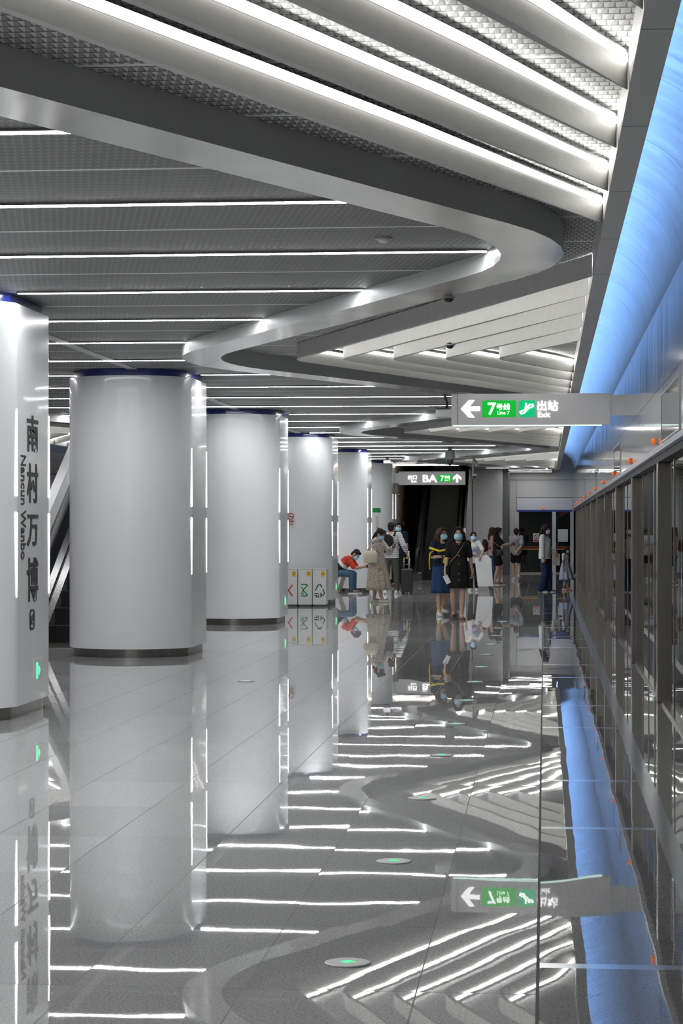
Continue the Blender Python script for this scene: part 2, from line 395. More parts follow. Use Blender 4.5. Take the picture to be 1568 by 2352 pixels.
def put_band(mb, path, w, origin, ux, uy, depth=.004, closed=False):
    """a flat stroke of width w along a 2-D path"""
    k = len(path)
    for i in range(k if closed else k-1):
        a = Vector(path[i]); b = Vector(path[(i+1) % k]); d = (b-a).normalized()*w*.5; nn = Vector((-d.y, d.x)); a = a-d*.6; b = b+d*.6
        put_poly(mb, [a-nn, b-nn, b+nn, a+nn], origin, ux, uy, depth)
    return mb
# ------------------------------------------------------------------ the station hall
Y0, Y1 = -20.0, 77.0
XW = 1.03; XF0, XF1 = .352, .475       # door wall plane, ceiling fascia
ZC, ZM, ZR = 3.57, 3.62, 3.44          # strip ceiling, fin-bay mesh, ribbon soffit
def mir(x): return 2*XM - x
HALF = 9.1; RT = 14.68                 # zig-zag half period, first right tip
def zig(Y, xr=-.08, xl=-3.73, R=3.2):
    """centre line of the ceiling ribbon: straight arms with rounded turns"""
    lo, hi = .2, .9
    for _ in range(40):
        s_ = (lo+hi)/2; al = math.atan(s_); tot = (xr-xl) + 2*R*(1/math.cos(al)-1)
        if s_*HALF < tot: lo = s_
        else: hi = s_
    al = math.atan(s_); t = (Y-RT) % (2*HALF); t = t if t <= HALF else 2*HALF-t
    q = R*math.sin(al)
    if t < q: return xr - (R - math.sqrt(R*R-t*t))
    if t > HALF-q: return xl + (R - math.sqrt(R*R-(HALF-t)**2))
    return xr + R*(1/math.cos(al)-1) - s_*t
def ribbon_rings(m, a, b, st=.35):
    rings = []; Y = a
    while Y <= b+1e-6:
        x = zig(Y); dx = (zig(Y+.02)-zig(Y-.02))/.04; nn = Vector((1, -dx, 0)).normalized()*.21
        pr = Vector((x, Y, 0))+nn; pl = Vector((x, Y, 0))-nn
        f = (lambda p: (mir(p.x), p.y)) if m else (lambda p: (p.x, p.y))
        r_, l_ = f(pr), f(pl)
        rings.append([(*l_, ZR), (*r_, ZR), (*r_, ZM+.03), (*l_, ZC+.02)]); Y += st
    return rings
for m in (False, True):
    mb = MB(); R_ = ribbon_rings(m, Y0, 68.9); k = 4
    mb.cur = 1; mb.loft(R_)
    for i, f in enumerate(mb.f):
        if len(f) == 4 and len({q % 4 for q in f} - {0, 1}) == 0: mb.m[i] = 0
    o = mb.build('trim_ribbon_right' if not m else 'trim_ribbon_left', [M_RIBBON, M_RIBSIDE], smooth=True, auto=35)
    tag(o, ('polished metal ribbon zigzagging along the ceiling between lit fins and flat grey ceiling' if not m else
            'polished metal ribbon zigzagging along the far side of the ceiling beyond the columns'), 'ceiling trim', kind='structure')

# floor
mb = MB(); mb.quad((mir(-.03), Y0, 0), (-.03, Y0, 0), (-.03, Y1, 0), (mir(-.03), Y1, 0)); struct(mb.build('floor', M_GRANITE))
mb = MB(); mb.quad((-.03, Y0, 0), (1.25, Y0, 0), (1.25, Y1, 0), (-.03, Y1, 0)); struct(mb.build('floor_edge_right', M_EDGE))
mb = MB(); mb.quad((mir(1.25), Y0, 0), (mir(-.03), Y0, 0), (mir(-.03), Y1, 0), (mir(1.25), Y1, 0)); struct(mb.build('floor_edge_left', M_EDGE))
# flat mesh ceiling between the ribbons, open over the escalators
mb = MB(); Y = Y0
ESC_L = (-7.3, -5.6)
while Y < 78.9:
    Yb = Y+.5; xs = [zig(Y), zig(Yb)]
    segs = [('L', ESC_L[0]), (ESC_L[0], ESC_L[1]), (ESC_L[1], -5.2), (-5.2, -2.4), (-2.4, 'R')]
    for a, b in segs:
        if 33 <= Y < 36.5 and a == ESC_L[0]: continue
        if Y >= 66 and a == -5.2: continue
        if Y > 69: A = (-11 if a == 'L' else a,)*2; B = (.4 if b == 'R' else b,)*2
        else:
            A = (mir(xs[0]), mir(xs[1])) if a == 'L' else (a, a); B = (xs[0], xs[1]) if b == 'R' else (b, b)
        if Y <= 69:
            A = tuple(min(max(q, mir(k_)), k_) for q, k_ in zip(A, xs)); B = tuple(min(max(q, mir(k_)), k_) for q, k_ in zip(B, xs))
            if max(B[0]-A[0], B[1]-A[1]) < 1e-4: continue
        mb.quad((A[0], Y, ZC), (B[0], Y, ZC), (B[1], Yb, ZC), (A[1], Yb, ZC))
    Y = Yb
struct(mb.build('ceiling', M_MESHD))
for m in (False, True):
    f = mir if m else (lambda x: x)
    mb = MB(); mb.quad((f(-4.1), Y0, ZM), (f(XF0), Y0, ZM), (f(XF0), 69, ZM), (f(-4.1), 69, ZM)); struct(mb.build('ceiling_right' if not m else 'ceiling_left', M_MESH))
# roof slab over everything
mb = MB(); mb.box(mir(3), 3, Y0-.3, 90, 7.5, 7.7); struct(mb.build('ceiling_slab', M_TUNNEL))
# flat bar along the middle of the ceiling
mb = MB(); mb.box(-5.12, -5.0, Y0, 66, ZC-.012, ZC+.01); struct(mb.build('trim_centre', M_LIGHTG))
for m in (False, True):
    side = 'left' if m else 'right'; f = mir if m else (lambda x: x)
    def bx(mb, x0, x1, *r): a, b = f(x0), f(x1); return mb.box(min(a, b), max(a, b), *r)
    mb = MB(); bx(mb, XF0, XF1, Y0, 69, ZR, 3.78); struct(mb.build('trim_fascia_'+side, M_FASCIA))
    # door wall above the beam
    mb = MB(); bx(mb, XW, XW+.08, Y0, Y1, 2.30, 3.62); struct(mb.build('wall_'+side, M_WALL))
    # curved cove, open towards the hall above the fascia
    mb = MB(); prof = []
    for i in range(15):
        a = PI/2*i/14; prof.append((XW-.62*(1-math.cos(a)), 3.62+.62*math.sin(a)))
    th = [(x+.03*math.cos(PI/2*i/14), z+.03*math.sin(PI/2*i/14)) for i, (x, z) in enumerate(prof)]
    rings = []
    for Yq in (Y0, 20, 50, 84): rings.append([(f(x), Yq, z) for x, z in prof] + [(f(x), Yq, z) for x, z in reversed(th)])
    mb.loft(rings); struct(mb.build('wall_cove_'+side, M_COVE, smooth=True, auto=40))
    # back closing plate of the light trough
    mb = MB(); bx(mb, .33, .41, Y0, 84, 3.78, 4.26); struct(mb.build('trim_trough_'+side, M_FASCIA))
    t = thing('cove_light', (f(.44), 30, 3.79), 'blue light line hidden in the cove above the door wall on the %s side' % ('far' if m else 'near'), 'light strip')
    mb = MB(); bx(mb, .412, .44, Y0, 76, 3.781, 3.793); mb.build('diffuser', M_BLUE, t)
    # beam over the doors
    mb = MB(); mb.prism([(f(a), b) for a, b in ((XW-.03, 2.325), (XW+.06, 2.325), (XW+.06, 2.255), (XW-.03, 2.275))], 'y', Y0, Y1); struct(mb.build('trim_beam_'+side, M_BEAM))
    mb = MB(); bx(mb, XW, XW+.12, Y0, Y1, 2.20, 2.258); struct(mb.build('trim_seal_'+side, M_BEAMD))
    # tunnel behind the doors
    mb = MB(); bx(mb, 2.7, 2.8, Y0, 90, -.5, 4); struct(mb.build('wall_tunnel_'+side, M_TUNNEL))
    # doors
    kk = 0
    for i in range(-6 if not m else -2, 10):
        Ya = 20.1+5.86*i; Yb = min(Ya+5.86, Y1)
        if Ya < Y0: continue
        d = bpy.data.objects.new('door_%d' % (kk+1) if not m else 'door_%d' % (kk+40), None); C.objects.link(d); d.location = (f(XW), Ya, 0); struct(d); kk += 1
        d['label'] = 'glass platform door bay with steel posts, %s' % ('number %d from the near end' % (kk) if not m else 'far side %d' % kk)
        mb = MB(); bx(mb, XW, XW+.085, Ya, Ya+.2, 0, 2.2); mb.build('post', M_STEEL, d, bevel=.006)
        mb = MB(); bx(mb, XW+.03, XW+.08, Ya+.2, Yb, 0, .028); mb.build('bottom_rail', M_STEEL, d)
        mb = MB(); bx(mb, XW+.065, XW+.075, Ya+.2, Yb, .028, 2.2); mb.build('glass_pane', M_GLASS, d)
        for q in (1.75, 3.05, 4.35):
            mb = MB(); bx(mb, XW+.058, XW+.082, Ya+q, Ya+q+.045, .028, 2.2); mb.build('leaf_frame', M_STEEL, d)
# lamps over the doors
for i, Yq in enumerate([14.3+5.93*q for q in range(1, 11)]):
    t = thing('door_lamp', (XW, Yq, 2.40), 'small orange dome lamp on the metal wall over the doors, %s from near end' % ORD[i], 'warning lamp', 'orange lamps over the platform doors')
    mb = MB(); mb.tube([(XW, Yq, 2.40), (XW-.015, Yq, 2.40)], .036, 16); mb.build('base', M_LIGHTG, t)
    mb = MB(); mb.tube([(XW-.012, Yq, 2.40), (XW-.025, Yq, 2.40), (XW-.038, Yq, 2.40), (XW-.047, Yq, 2.40), (XW-.052, Yq, 2.40)], [.033, .033, .028, .018, .003], 16); mb.build('lens', M_ORANGE, t, smooth=True)
# glossy display windows over the doors
for i, Yq in enumerate((16.8, 29.9, 42.3, 54.8)):
    t = thing('door_display', (XW, Yq, 2.36), 'dark glossy display window in the metal wall over the doors, %s from near end' % ORD[i], 'display', 'display windows over the platform doors')
    mb = MB(); mb.box(XW-.006, XW+.01, Yq, Yq+2.55, 2.365, 2.76); mb.build('screen', M_DGLASS, t)
    mb = MB()
    for a in ((Yq-.015, Yq, 2.35, 2.775), (Yq+2.55, Yq+2.565, 2.35, 2.775)): mb.box(XW-.01, XW, a[0], a[1], a[2], a[3])
    for a in ((2.35, 2.365), (2.76, 2.775)): mb.box(XW-.01, XW, Yq, Yq+2.55, *a)
    mb.build('frame', M_STEELB, t)
# wall behind the viewer
mb = MB(); mb.box(mir(1.1), 1.1, Y0-.1, Y0, 0, 4.3); struct(mb.build('wall_back', M_GREYW))

# end wall with its own glass doors
YE = 77.0
mb = MB(); mb.box(-1.5, 1.1, YE, YE+.2, 2.20, 4.4); mb.box(mir(1.1), -4.6, YE, YE+.2, 0, 4.4); struct(mb.build('wall_end', M_GREYW))
mb = MB()
for a in ((-1.0, -.985, 2.2, 3.31), (-1.25, 1.0, 3.29, 3.305), (-1.0, 1.0, 2.665, 2.685), (-1.25, -1.0, 2.2, 2.21)): mb.box(a[0], a[1], YE-.006, YE, a[2], a[3])
struct(mb.build('trim_end_joints', M_DARKW))
mb = MB(); mb.box(-.97, .98, YE-.02, YE, 2.24, 2.66); struct(mb.build('trim_end_header', M_LILACW))
mb = MB(); mb.box(-.97, .98, YE-.05, YE, 2.175, 2.235); struct(mb.build('trim_end_beam', M_BLUEP))
d = bpy.data.objects.new('door_60', None); C.objects.link(d); d.location = (0, YE, 0); struct(d); d['label'] = 'dark glass doors in the end wall'
for a, b in ((-.90, .27), (.40, .90)):
    mb = MB(); mb.box(a, b, YE+.02, YE+.03, .04, 2.175); mb.build('glass_pane', M_GLASS, d)
for a, b in ((-1.25, -.90), (.27, .40), (.90, 1.02)):
    mb = MB(); mb.box(a, b, YE-.04, YE+.06, 0, 2.2); mb.build('post', M_STEELB if a > -1 else M_GREYW, d)
mb = MB(); mb.box(-.9, .9, YE-.01, YE+.04, 0, .05); mb.build('bottom_rail', M_STEEL, d)
mb = MB(); mb.box(-4.6, 3, 79.5, 79.6, -.5, 4); struct(mb.build('wall_tunnel_end', M_TUNNEL))
def notice(name, label, cat, x0, x1, z0, z1, y):
    t = thing(name, (x0, y, z0), label, cat); mb = MB(); mb.box(x0, x1, y-.004, y, z0, z1); mb.build('sheet', M_PAPER, t); return t
t = notice('warning_notice', 'white no-entry notice with red ring stuck on the end wall glass door', 'sign', -.40, -.17, 1.12, 1.42, YE+.018)
mb = MB(); cxn = -.285; put_band(mb, [(.075*math.cos(2*PI*i/20), .075*math.sin(2*PI*i/20)) for i in range(20)], .018, (cxn, YE+.012, 1.30), (1, 0, 0), (0, 0, 1), .002, True)
put_band(mb, [(-.055, .055), (.055, -.055)], .016, (cxn, YE+.012, 1.30), (1, 0, 0), (0, 0, 1), .002)
mb.box(-.385, -.185, YE+.01, YE+.014, 1.14, 1.19); mb.build('ring', M_RED, t)
t = notice('paper_notice', 'plain white sheet stuck on the narrow glass door of the end wall', 'notice', .47, .82, 1.12, 1.56, YE+.018)
t = thing('safety_band', (0, YE, .85), 'dark red band with thin yellow line across the end wall glass doors', 'safety band')
mb = MB(); mb.box(-.9, .26, YE+.008, YE+.014, .88, .97); mb.box(.41, .9, YE+.008, YE+.014, .88, .97); mb.build('band', mat('dark_red_film', (.16, .015, .01), .5), t)
mb = MB(); mb.box(-.9, .26, YE+.008, YE+.014, .845, .865); mb.box(.41, .9, YE+.008, YE+.014, .845, .865); mb.build('line', M_YELLOW, t)
t = thing('door_lamp', (-.05, YE, 2.3), 'orange oval lamp on the lilac header of the end wall', 'warning lamp')
mb = MB(); mb.ellip((-.05, YE-.03, 2.30), (.06, .04, .03)); mb.build('lens', M_ORANGE, t, smooth=True)
# partition block beside the escalator
mb = MB(); mb.box(-2.40, -1.42, 73.6, YE+.2, 0, 4.4); struct(mb.build('wall_block', M_BLOCK))
mb = MB(); mb.box(-1.42, -1.22, 74.2, YE+.1, 0, 4.4); struct(mb.build('wall_recess', M_DARKW))
mb = MB(); mb.box(-2.40, -1.42, 73.58, 73.6, 0, .11); struct(mb.build('baseboard_block', M_PLINTH))
t = thing('hazard_strip', (-2.42, 73.5, 2.9), 'black and yellow hazard strip on the edge of the white wall block', 'hazard strip')
mb = MB(); mb.box(-2.47, -2.40, 73.52, 73.56, 2.85, 3.5); o = mb.build('strip', [M_BLACK], t)
mb = MB()
for i in range(5): zq = 2.87+i*.125; mb.prism([(-2.47, zq), (-2.40, zq+.05), (-2.40, zq+.11), (-2.47, zq+.06)], 'y', 73.512, 73.522)
mb.build('stripes', M_YELLOW, t)
# clad side wall left of the far escalator
mb = MB(); mb.box(-4.75, -4.55, 66.0, 79, 0, 7.4); struct(mb.build('wall_cladding', M_CLAD))
mb = MB(); mb.box(-4.6, -2.3, 84, 84.2, 0, 7.4); struct(mb.build('wall_shaft', M_TUNNEL))
for i, (yy, zz) in enumerate(((68.2, 2.65), (71.0, 2.65), (70.4, 1.75), (67.6, 1.0), (73.6, 2.65))):
    t = thing('wall_stud', (-4.55, yy, zz), 'round steel stud on the bronze grey wall beside the far escalator', 'stud', 'round studs on the bronze wall')
    mb = MB(); mb.tube([(-4.55, yy, zz), (-4.52, yy, zz), (-4.50, yy, zz)], [.07, .06, .02], 14); mb.build('disc', M_STEELB, t, smooth=True)

# ------------------------------------------------------------------ columns
HX, HA, SAG = .78, .6, .55
def col_outline(ins=0.0):
    R = (HX*HX+SAG*SAG)/(2*SAG); cyy = -HA-SAG+R; a0 = math.atan2(-HA-cyy, -HX); a1 = math.atan2(-HA-cyy, HX)
    a0 = a0 if a0 < 0 else a0-2*PI
    arc = [(R*math.cos(a0+(a1-a0)*i/44), cyy+R*math.sin(a0+(a1-a0)*i/44)) for i in range(45)]
    pts = arc + [(-x, -y) for x, y in arc]
    out = []; k = len(pts); corner = {0, 44, 45, 89}
    for i, p in enumerate(pts):
        if i in corner:
            p = Vector(p); a = Vector(pts[i-1]); b = Vector(pts[(i+1) % k]); r = .04
            A = p+(a-p).normalized()*r; B = p+(b-p).normalized()*r
            for q in range(6): t_ = q/5; out.append(tuple(A*(1-t_)**2 + p*2*t_*(1-t_) + B*t_*t_))
        else: out.append(p)
    if ins:
        o2 = []
        for i, p in enumerate(out):
            d = (Vector(out[(i+1) % len(out)])-Vector(out[i-1])).normalized(); o2.append((p[0]-d.y*ins, p[1]+d.x*ins))
        out = o2
    return out
COLY = [17.9+9.1*i+.6 for i in range(6)]
CL = ['round-ended white column with black vertical lettering at the left edge of the view', 'large white column in front, second of the row, without bins or notices',
      'white column with green exit light, third of the row, just left of the white bins', 'white column standing behind the three white recycling bins',
      'white column behind the seated man in the red and black shirt', 'white column with green poster beside the far escalator']
for i, yc in enumerate(COLY):
    t = thing('column', (XM, yc, 0), CL[i], 'column', 'white round-ended columns along the platform'); t['kind'] = 'thing'
    def ext(name, ins, z0, z1, m):
        mb = MB(); o_ = col_outline(ins); mb.loft([[(x, y, z0) for x, y in o_], [(x, y, z1) for x, y in o_]]); return mb.build(name, m, t, smooth=True, world=False, auto=12)
    ext('cladding', 0, .105, 3.485, M_COL); ext('base_plinth', .05, 0, .107, M_PLINTH); ext('collar', .06, 3.483, ZC-.002, M_COLLAR)
    for ya in (-HA, HA):
        for z0_, z1_ in ((1.73, 1.02), (1.87, 2.6)):
            mb = MB(); rings = []
            for q in range(7):
                w = .020*(1-q/6)**.8+.003; z_ = z0_+(z1_-z0_)*q/6
                rings.append([(HX-.004, ya*.993-w, z_), (HX+.005, ya*.993-w, z_), (HX+.005, ya*.993+w, z_), (HX-.004, ya*.993+w, z_)])
            mb.loft(rings); mb.build('edge_light', M_EDGEL, t, world=False)
    if i != 1:
        e = thing('exit_light', (XM+HX, yc+.2, .38), 'small green lit exit light low on the side of the %s column' % ['lettered', '', 'third', 'bin-side', 'bench-side', 'farthest'][i], 'exit light', 'green exit lights low on the columns')
        mb = MB(); mb.box(XM+HX-.001, XM+HX+.004, yc+.01, yc+.33, .29, .47); mb.build('plate', M_WHITE, e)
        mb = MB(); put_poly(mb, [(-.07, -.01), (.07, -.01), (.07, .05), (-.07, .05)], (XM+HX+.004, yc+.14, .36), (0, 0, 1), (0, -1, 0), .002)
        put_poly(mb, [(0, -.10), (.045, -.05), (.018, -.05), (.018, -.02), (-.018, -.02), (-.018, -.05), (-.045, -.05)], (XM+HX+.004, yc+.14, .36), (0, 0, 1), (0, -1, 0), .002)
        mb.build('arrow', M_GREENL, e)
# lettering of the first column
yc = COLY[0]; t = thing('column_lettering', (XM+HX, yc, 1.3), 'black vertical station name in raised characters on the lettered column', 'lettering')
Q = (0, 1, 0); U = (0, 0, 1); xs = XM+HX+.001
def pz(py): return 1.6+(1213-py)*18.95/5000
mb = MB()
for chn, ya, yb in (('南', 1040, 957), ('村', 1156, 1066), ('万', 1254, 1182), ('博', 1380, 1280)):
    put_text(mb, chn, (xs, yc-.24, pz(ya)), Q, U, .40, pz(yb)-pz(ya), .006, .014)
mb.build('characters', M_LETTER, t)
mb = MB(); put_text(mb, 'Nancun Wanbo', (xs, yc-.46, pz(1050)), (0, 0, -1), (0, 1, 0), pz(1050)-pz(1283), .18, .004, .008); mb.build('letters', M_LETTER, t)
mb = MB(); put_band(mb, rrect(-.075, -.08, .075, .08, .035), .014, (xs, yc-.06, pz(1421)), Q, U, .006, True)
put_band(mb, [(-.03, .03), (-.03, -.035), (.02, -.035)], .016, (xs, yc-.06, pz(1421)), Q, U, .006); put_band(mb, [(.03, -.01), (.03, .04)], .016, (xs, yc-.06, pz(1421)), Q, U, .006)
mb.build('emblem', M_LETTER, t)

# ------------------------------------------------------------------ strip lights across the flat ceiling
stri = 0
for k in range(-12, 27):
    Y = 13.0+2.42*k
    if Y < Y0+1 or Y > 76: continue
    xr = zig(Y)-.235; xl = mir(xr)
    if Y > 66: xl, xr = (-2.2 if Y < 70 else -1.9 if Y < 72 else -1.2), .25
    if 63 < Y < 66: xr = -4.45
    near = [yc for yc in COLY if yc-HA-SAG-.5 < Y < yc+HA+SAG+.02]
    spans = [(xl, xr)]
    if near:
        dy = abs(Y-near[0]); hw = HX if dy < HA else HX*math.sqrt(max(.2, 1-((dy-HA)/SAG)**2))
        spans = [(xl, XM-hw-.03), (XM+hw+.03, xr)]
    if 33 <= Y < 36.5: spans = [(spans[0][0], ESC_L[0]-.1), (ESC_L[1]+.1, spans[-1][1])] if len(spans) == 1 else [(spans[0][0], ESC_L[0]-.1), (ESC_L[1]+.05, spans[0][1]), spans[1]]
    spans = [s_ for s_ in spans if s_[1]-s_[0] > .15]
    front = Y > 10
    if front: lab = 'white light line across the flat grey ceiling, %s counted away from the viewer' % ORD[stri]; stri += 1
    else: lab = 'white light line across the ceiling above or behind the viewer, %d lines back' % (-k)
    t = thing('strip_light', ((xl+xr)/2, Y, ZC), lab, 'strip light', 'white light lines across the flat ceiling')
    for a, b in spans:
        mb = MB(); mb.box(a, b, Y-.05, Y+.05, ZC-.014, ZC-.001); mb.build('housing', M_MIDG, t)
        mb = MB(); mb.quad((a+.005, Y-.037, ZC-.016), (a+.005, Y+.037, ZC-.016), (b-.005, Y+.037, ZC-.016), (b-.005, Y-.037, ZC-.016)); mb.build('diffuser', M_LED, t)

# ------------------------------------------------------------------ nested V fins along the doors
APEX = (-2.70, -2.19, -1.64, -1.07, -.49)
FS, FR = .405, .9
def fin_path(xa, y0, inner=0.0, cut=XF0, lo=None, hi=None):
    al = math.atan(FS); q = FR*math.sin(al); dfc = FR*(1/math.cos(al)-1); Lq = (cut-xa+dfc)/FS
    pts = []
    N = 14
    ds = [-Lq, -Lq*.66, -Lq*.33] + [-q + 2*q*i/N for i in range(N+1)] + [Lq*.33, Lq*.66, Lq]
    ds = sorted(set(d for d in ds))
    for d in ds:
        a = abs(d); xx = xa + (FR-math.sqrt(FR*FR-a*a)) if a <= q else xa + FS*a - dfc
        pts.append(Vector((xx, y0+d)))
    out = []
    for i, p in enumerate(pts):
        dd = (pts[min(i+1, len(pts)-1)]-pts[max(i-1, 0)]).normalized(); nn = Vector((dd.y, -dd.x))
        out.append(p + nn*inner)
    return out
POSN = ['outermost', 'second from outside', 'middle', 'second from inside', 'innermost']
GRP = {5.55: 'nearest set overhead', 23.75: 'set above the hanging exit sign', 41.95: 'set just under the hanging exit sign', 60.15: 'farthest set near the end wall'}
def fin(xa, y0, m, label, group):
    f = mir if m else (lambda x: x)
    t = thing('ceiling_fin', (f(xa), y0, ZR), label, 'ceiling fin', group)
    def sweep(a, b, z0, z1, path=None, rng=None):
        A = fin_path(xa, y0, a); B = fin_path(xa, y0, b)
        if rng: A = A[rng[0]:rng[1]]; B = B[rng[0]:rng[1]]
        lim = XF0-.004
        rings = [[(f(min(p.x, lim)), p.y, z0), (f(min(q_.x, lim)), q_.y, z0), (f(min(q_.x, lim)), q_.y, z1), (f(min(p.x, lim)), p.y, z1)] for p, q_ in zip(A, B)]
        mb = MB(); mb.loft(rings)
        if rng:
            for i, fc in enumerate(mb.f):
                lit = len(fc) == 4 and {q_ % 4 for q_ in fc} == {1, 2}
                mb.m[i] = 1 if lit else (2 if len(fc) == 4 and {q_ % 4 for q_ in fc} == {0, 1} else 0)
        return mb
    sweep(0, .045, ZR+.004, 3.608).build('blade', M_FIN, t, smooth=True, auto=30)
    k = len(fin_path(xa, y0))
    far = sweep(.047, .079, 3.558, 3.592, rng=(k//2+1, k)); far.build('light_strip', [M_FIN, M_LEDF, M_LEDS], t, smooth=True, auto=30)
    nr = sweep(.047, .079, 3.558, 3.592, rng=(0, k//2)); nr.build('light_strip', [M_FIN, M_LEDF, M_LEDS], t, smooth=True, auto=30)
    return t
for y0 in GRP:
    for i, xa in enumerate(APEX):
        fin(xa, y0, False, 'white V-shaped ceiling fin, %s of %s' % (POSN[i], GRP[y0]), 'white ceiling fins along the near doors')
for y0 in (23.75, 41.95):
    for i, xa in enumerate(APEX):
        fin(xa, y0, True, 'white V-shaped ceiling fin beyond the columns, %s in the %s set' % (POSN[i], 'nearer' if y0 < 30 else 'farther'), 'white ceiling fins along the far doors')

# ------------------------------------------------------------------ hanging signs
UX, UZ = (1, 0, 0), (0, 0, 1)
def arrow_pts(w, h, t_):   # points left
    return [(0, h/2), (w*.42, h), (w*.72, h), (w*.44, h/2+t_/2), (w, h/2+t_/2), (w, h/2-t_/2), (w*.44, h/2-t_/2), (w*.72, 0), (w*.42, 0)]
YS = 28.0
_c, _s = math.cos(TH), math.sin(TH)
def at_y(px, py, Y):
    """world X, Z of a photo point on the cross plane at distance Y"""
    u = (px-784)/5000.; X = Y*(u*_c-_s)/(u*_s+_c); d = -X*_s+Y*_c
    return X, 1.6+(1213-py)*d/5000
def at_floor(px, py):
    d = 8000/(py-1213); u = (px-784)/5000*d
    return u*_c-d*_s, u*_s+d*_c
x0, zt = at_y(1036, 905, YS); x1, zb = at_y(1400, 975, YS)
t = thing('exit_sign', ((x0+x1)/2, YS, zb), 'long grey hanging sign with white arrow, green line 7 plate and Exit lettering', 'sign')
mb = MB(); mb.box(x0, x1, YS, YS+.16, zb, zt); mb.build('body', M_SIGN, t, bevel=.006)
mb = MB(); mb.box(x0+.02, x1-.1, YS+.01, YS+.15, zb-.008, zb); mb.build('light_edge', mat('sign_edge_light', (.7, .9, .85), .5, emit=.9, ecol=(.7, .95, .88)), t)
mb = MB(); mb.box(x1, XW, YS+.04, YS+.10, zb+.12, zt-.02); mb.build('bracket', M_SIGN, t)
mb = MB(); xa = at_y(1049.6, 900, YS)[0]; mb.box(xa, xa+.006, YS-.002, YS+.002, zb, zt); mb.build('seam', M_MIDG, t)
def bxy(px0, py0, px1, py1, Y): a, b = at_y(px0, py1, Y), at_y(px1, py0, Y); return a[0], a[1], b[0]-a[0], b[1]-a[1]
def sgn_text(mb, body, px0, py0, px1, py1, Y, bold=.004, e=.003, dep=.004):
    X, Z, w, h = bxy(px0, py0, px1, py1, Y); return put_text(mb, body, (X, Y-e, Z), UX, UZ, w, h, dep, bold)
mb = MB(); X, Z, w, h = bxy(1058, 919, 1102, 959, YS); put_poly(mb, arrow_pts(w, h, h*.25), (X, YS-.001, Z), UX, UZ); mb.build('arrow', M_SIGNW, t)
def plate(px0, py0, px1, py1, Y, m, parent, name, r=.02):
    X, Z, w, h = bxy(px0, py0, px1, py1, Y); mb = MB(); put_poly(mb, rrect(0, 0, w, h, r), (X, Y-.0005, Z), UX, UZ); return mb.build(name, m, parent)
p = plate(1106.5, 919.5, 1184.5, 958.5, YS, M_SIGNG, t, 'line_plate')
mb = MB(); sgn_text(mb, '7', 1120, 925, 1139, 953, YS, .02, .005); sgn_text(mb, '号线', 1139.5, 926.5, 1171, 942, YS, .02, .005); sgn_text(mb, 'Line 7', 1142, 944, 1169.5, 952, YS, .004, .005)
mb.build('lettering', M_SIGNW, p)
p = plate(1190.5, 919.5, 1228.5, 958.5, YS, M_SIGNT, t, 'escalator_plate')
mb = MB(); X, Z, w, h = bxy(1190.5, 919.5, 1228.5, 958.5, YS)
put_band(mb, [(a*w, b*h) for a, b in ((.30, .24), (.14, .22), (.10, .32), (.20, .38), (.33, .40), (.66, .74), (.86, .76), (.89, .66), (.80, .59), (.66, .57), (.36, .27))], .018, (X, YS-.005, Z), UX, UZ, .004, True)
put_band(mb, [(.42*w, .52*h), (.45*w, .70*h)], .022, (X, YS-.005, Z), UX, UZ); put_poly(mb, [(.45*w+.014*math.cos(a*PI/5), .79*h+.014*math.sin(a*PI/5)) for a in range(10)], (X, YS-.005, Z), UX, UZ)
mb.build('escalator_symbol', M_SIGNW, p)
mb = MB(); sgn_text(mb, '出站', 1233.5, 920, 1281.5, 943.5, YS, .02); sgn_text(mb, 'Exit', 1235, 946, 1263, 958.5, YS, .004); mb.build('lettering', M_SIGNW, t)

Y2 = 64.5
x0, zt = at_y(915, 1083, Y2); x1, zb = at_y(1068, 1113.5, Y2); xw = at_y(905, 1100, Y2)[0]
t = thing('exit_sign', ((x0+x1)/2, Y2, zb), 'grey hanging sign reading BA with green line plate and up arrow before the escalator', 'sign')
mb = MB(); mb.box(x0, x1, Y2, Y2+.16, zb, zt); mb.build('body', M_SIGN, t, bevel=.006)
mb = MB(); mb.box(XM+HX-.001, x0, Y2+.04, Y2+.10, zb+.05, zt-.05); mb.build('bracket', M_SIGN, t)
mb = MB(); sgn_text(mb, '出口', 936.5, 1091, 957, 1101.5, Y2, .02); sgn_text(mb, 'Exit', 944, 1103, 956.5, 1108, Y2, .004); mb.build('exit_lettering', M_SIGNW, t); mb = MB(); sgn_text(mb, 'BA', 970.5, 1090.5, 1003.5, 1107.5, Y2, .02); mb.build('lettering', M_SIGNW, t)
p = plate(1005.5, 1090, 1038.5, 1106.5, Y2, M_SIGNG, t, 'line_plate', .03)
mb = MB(); sgn_text(mb, '7', 1011.5, 1092.5, 1019, 1104.5, Y2, .02, .006); sgn_text(mb, '号线', 1020, 1092.5, 1033.5, 1099.5, Y2, .02, .006); sgn_text(mb, 'Line 7', 1020.5, 1101, 1032.5, 1104.5, Y2, .004, .006)
mb.build('lettering', M_SIGNW, p)
X, Z, w, h = bxy(1040, 1088.5, 1059, 1108, Y2); mb = MB(); put_poly(mb, [(b*w/h, h-a) for a, b in arrow_pts(h, h, h*.25)], (X, Y2-.001, Z), UX, UZ); mb.build('arrow', M_SIGNW, t)

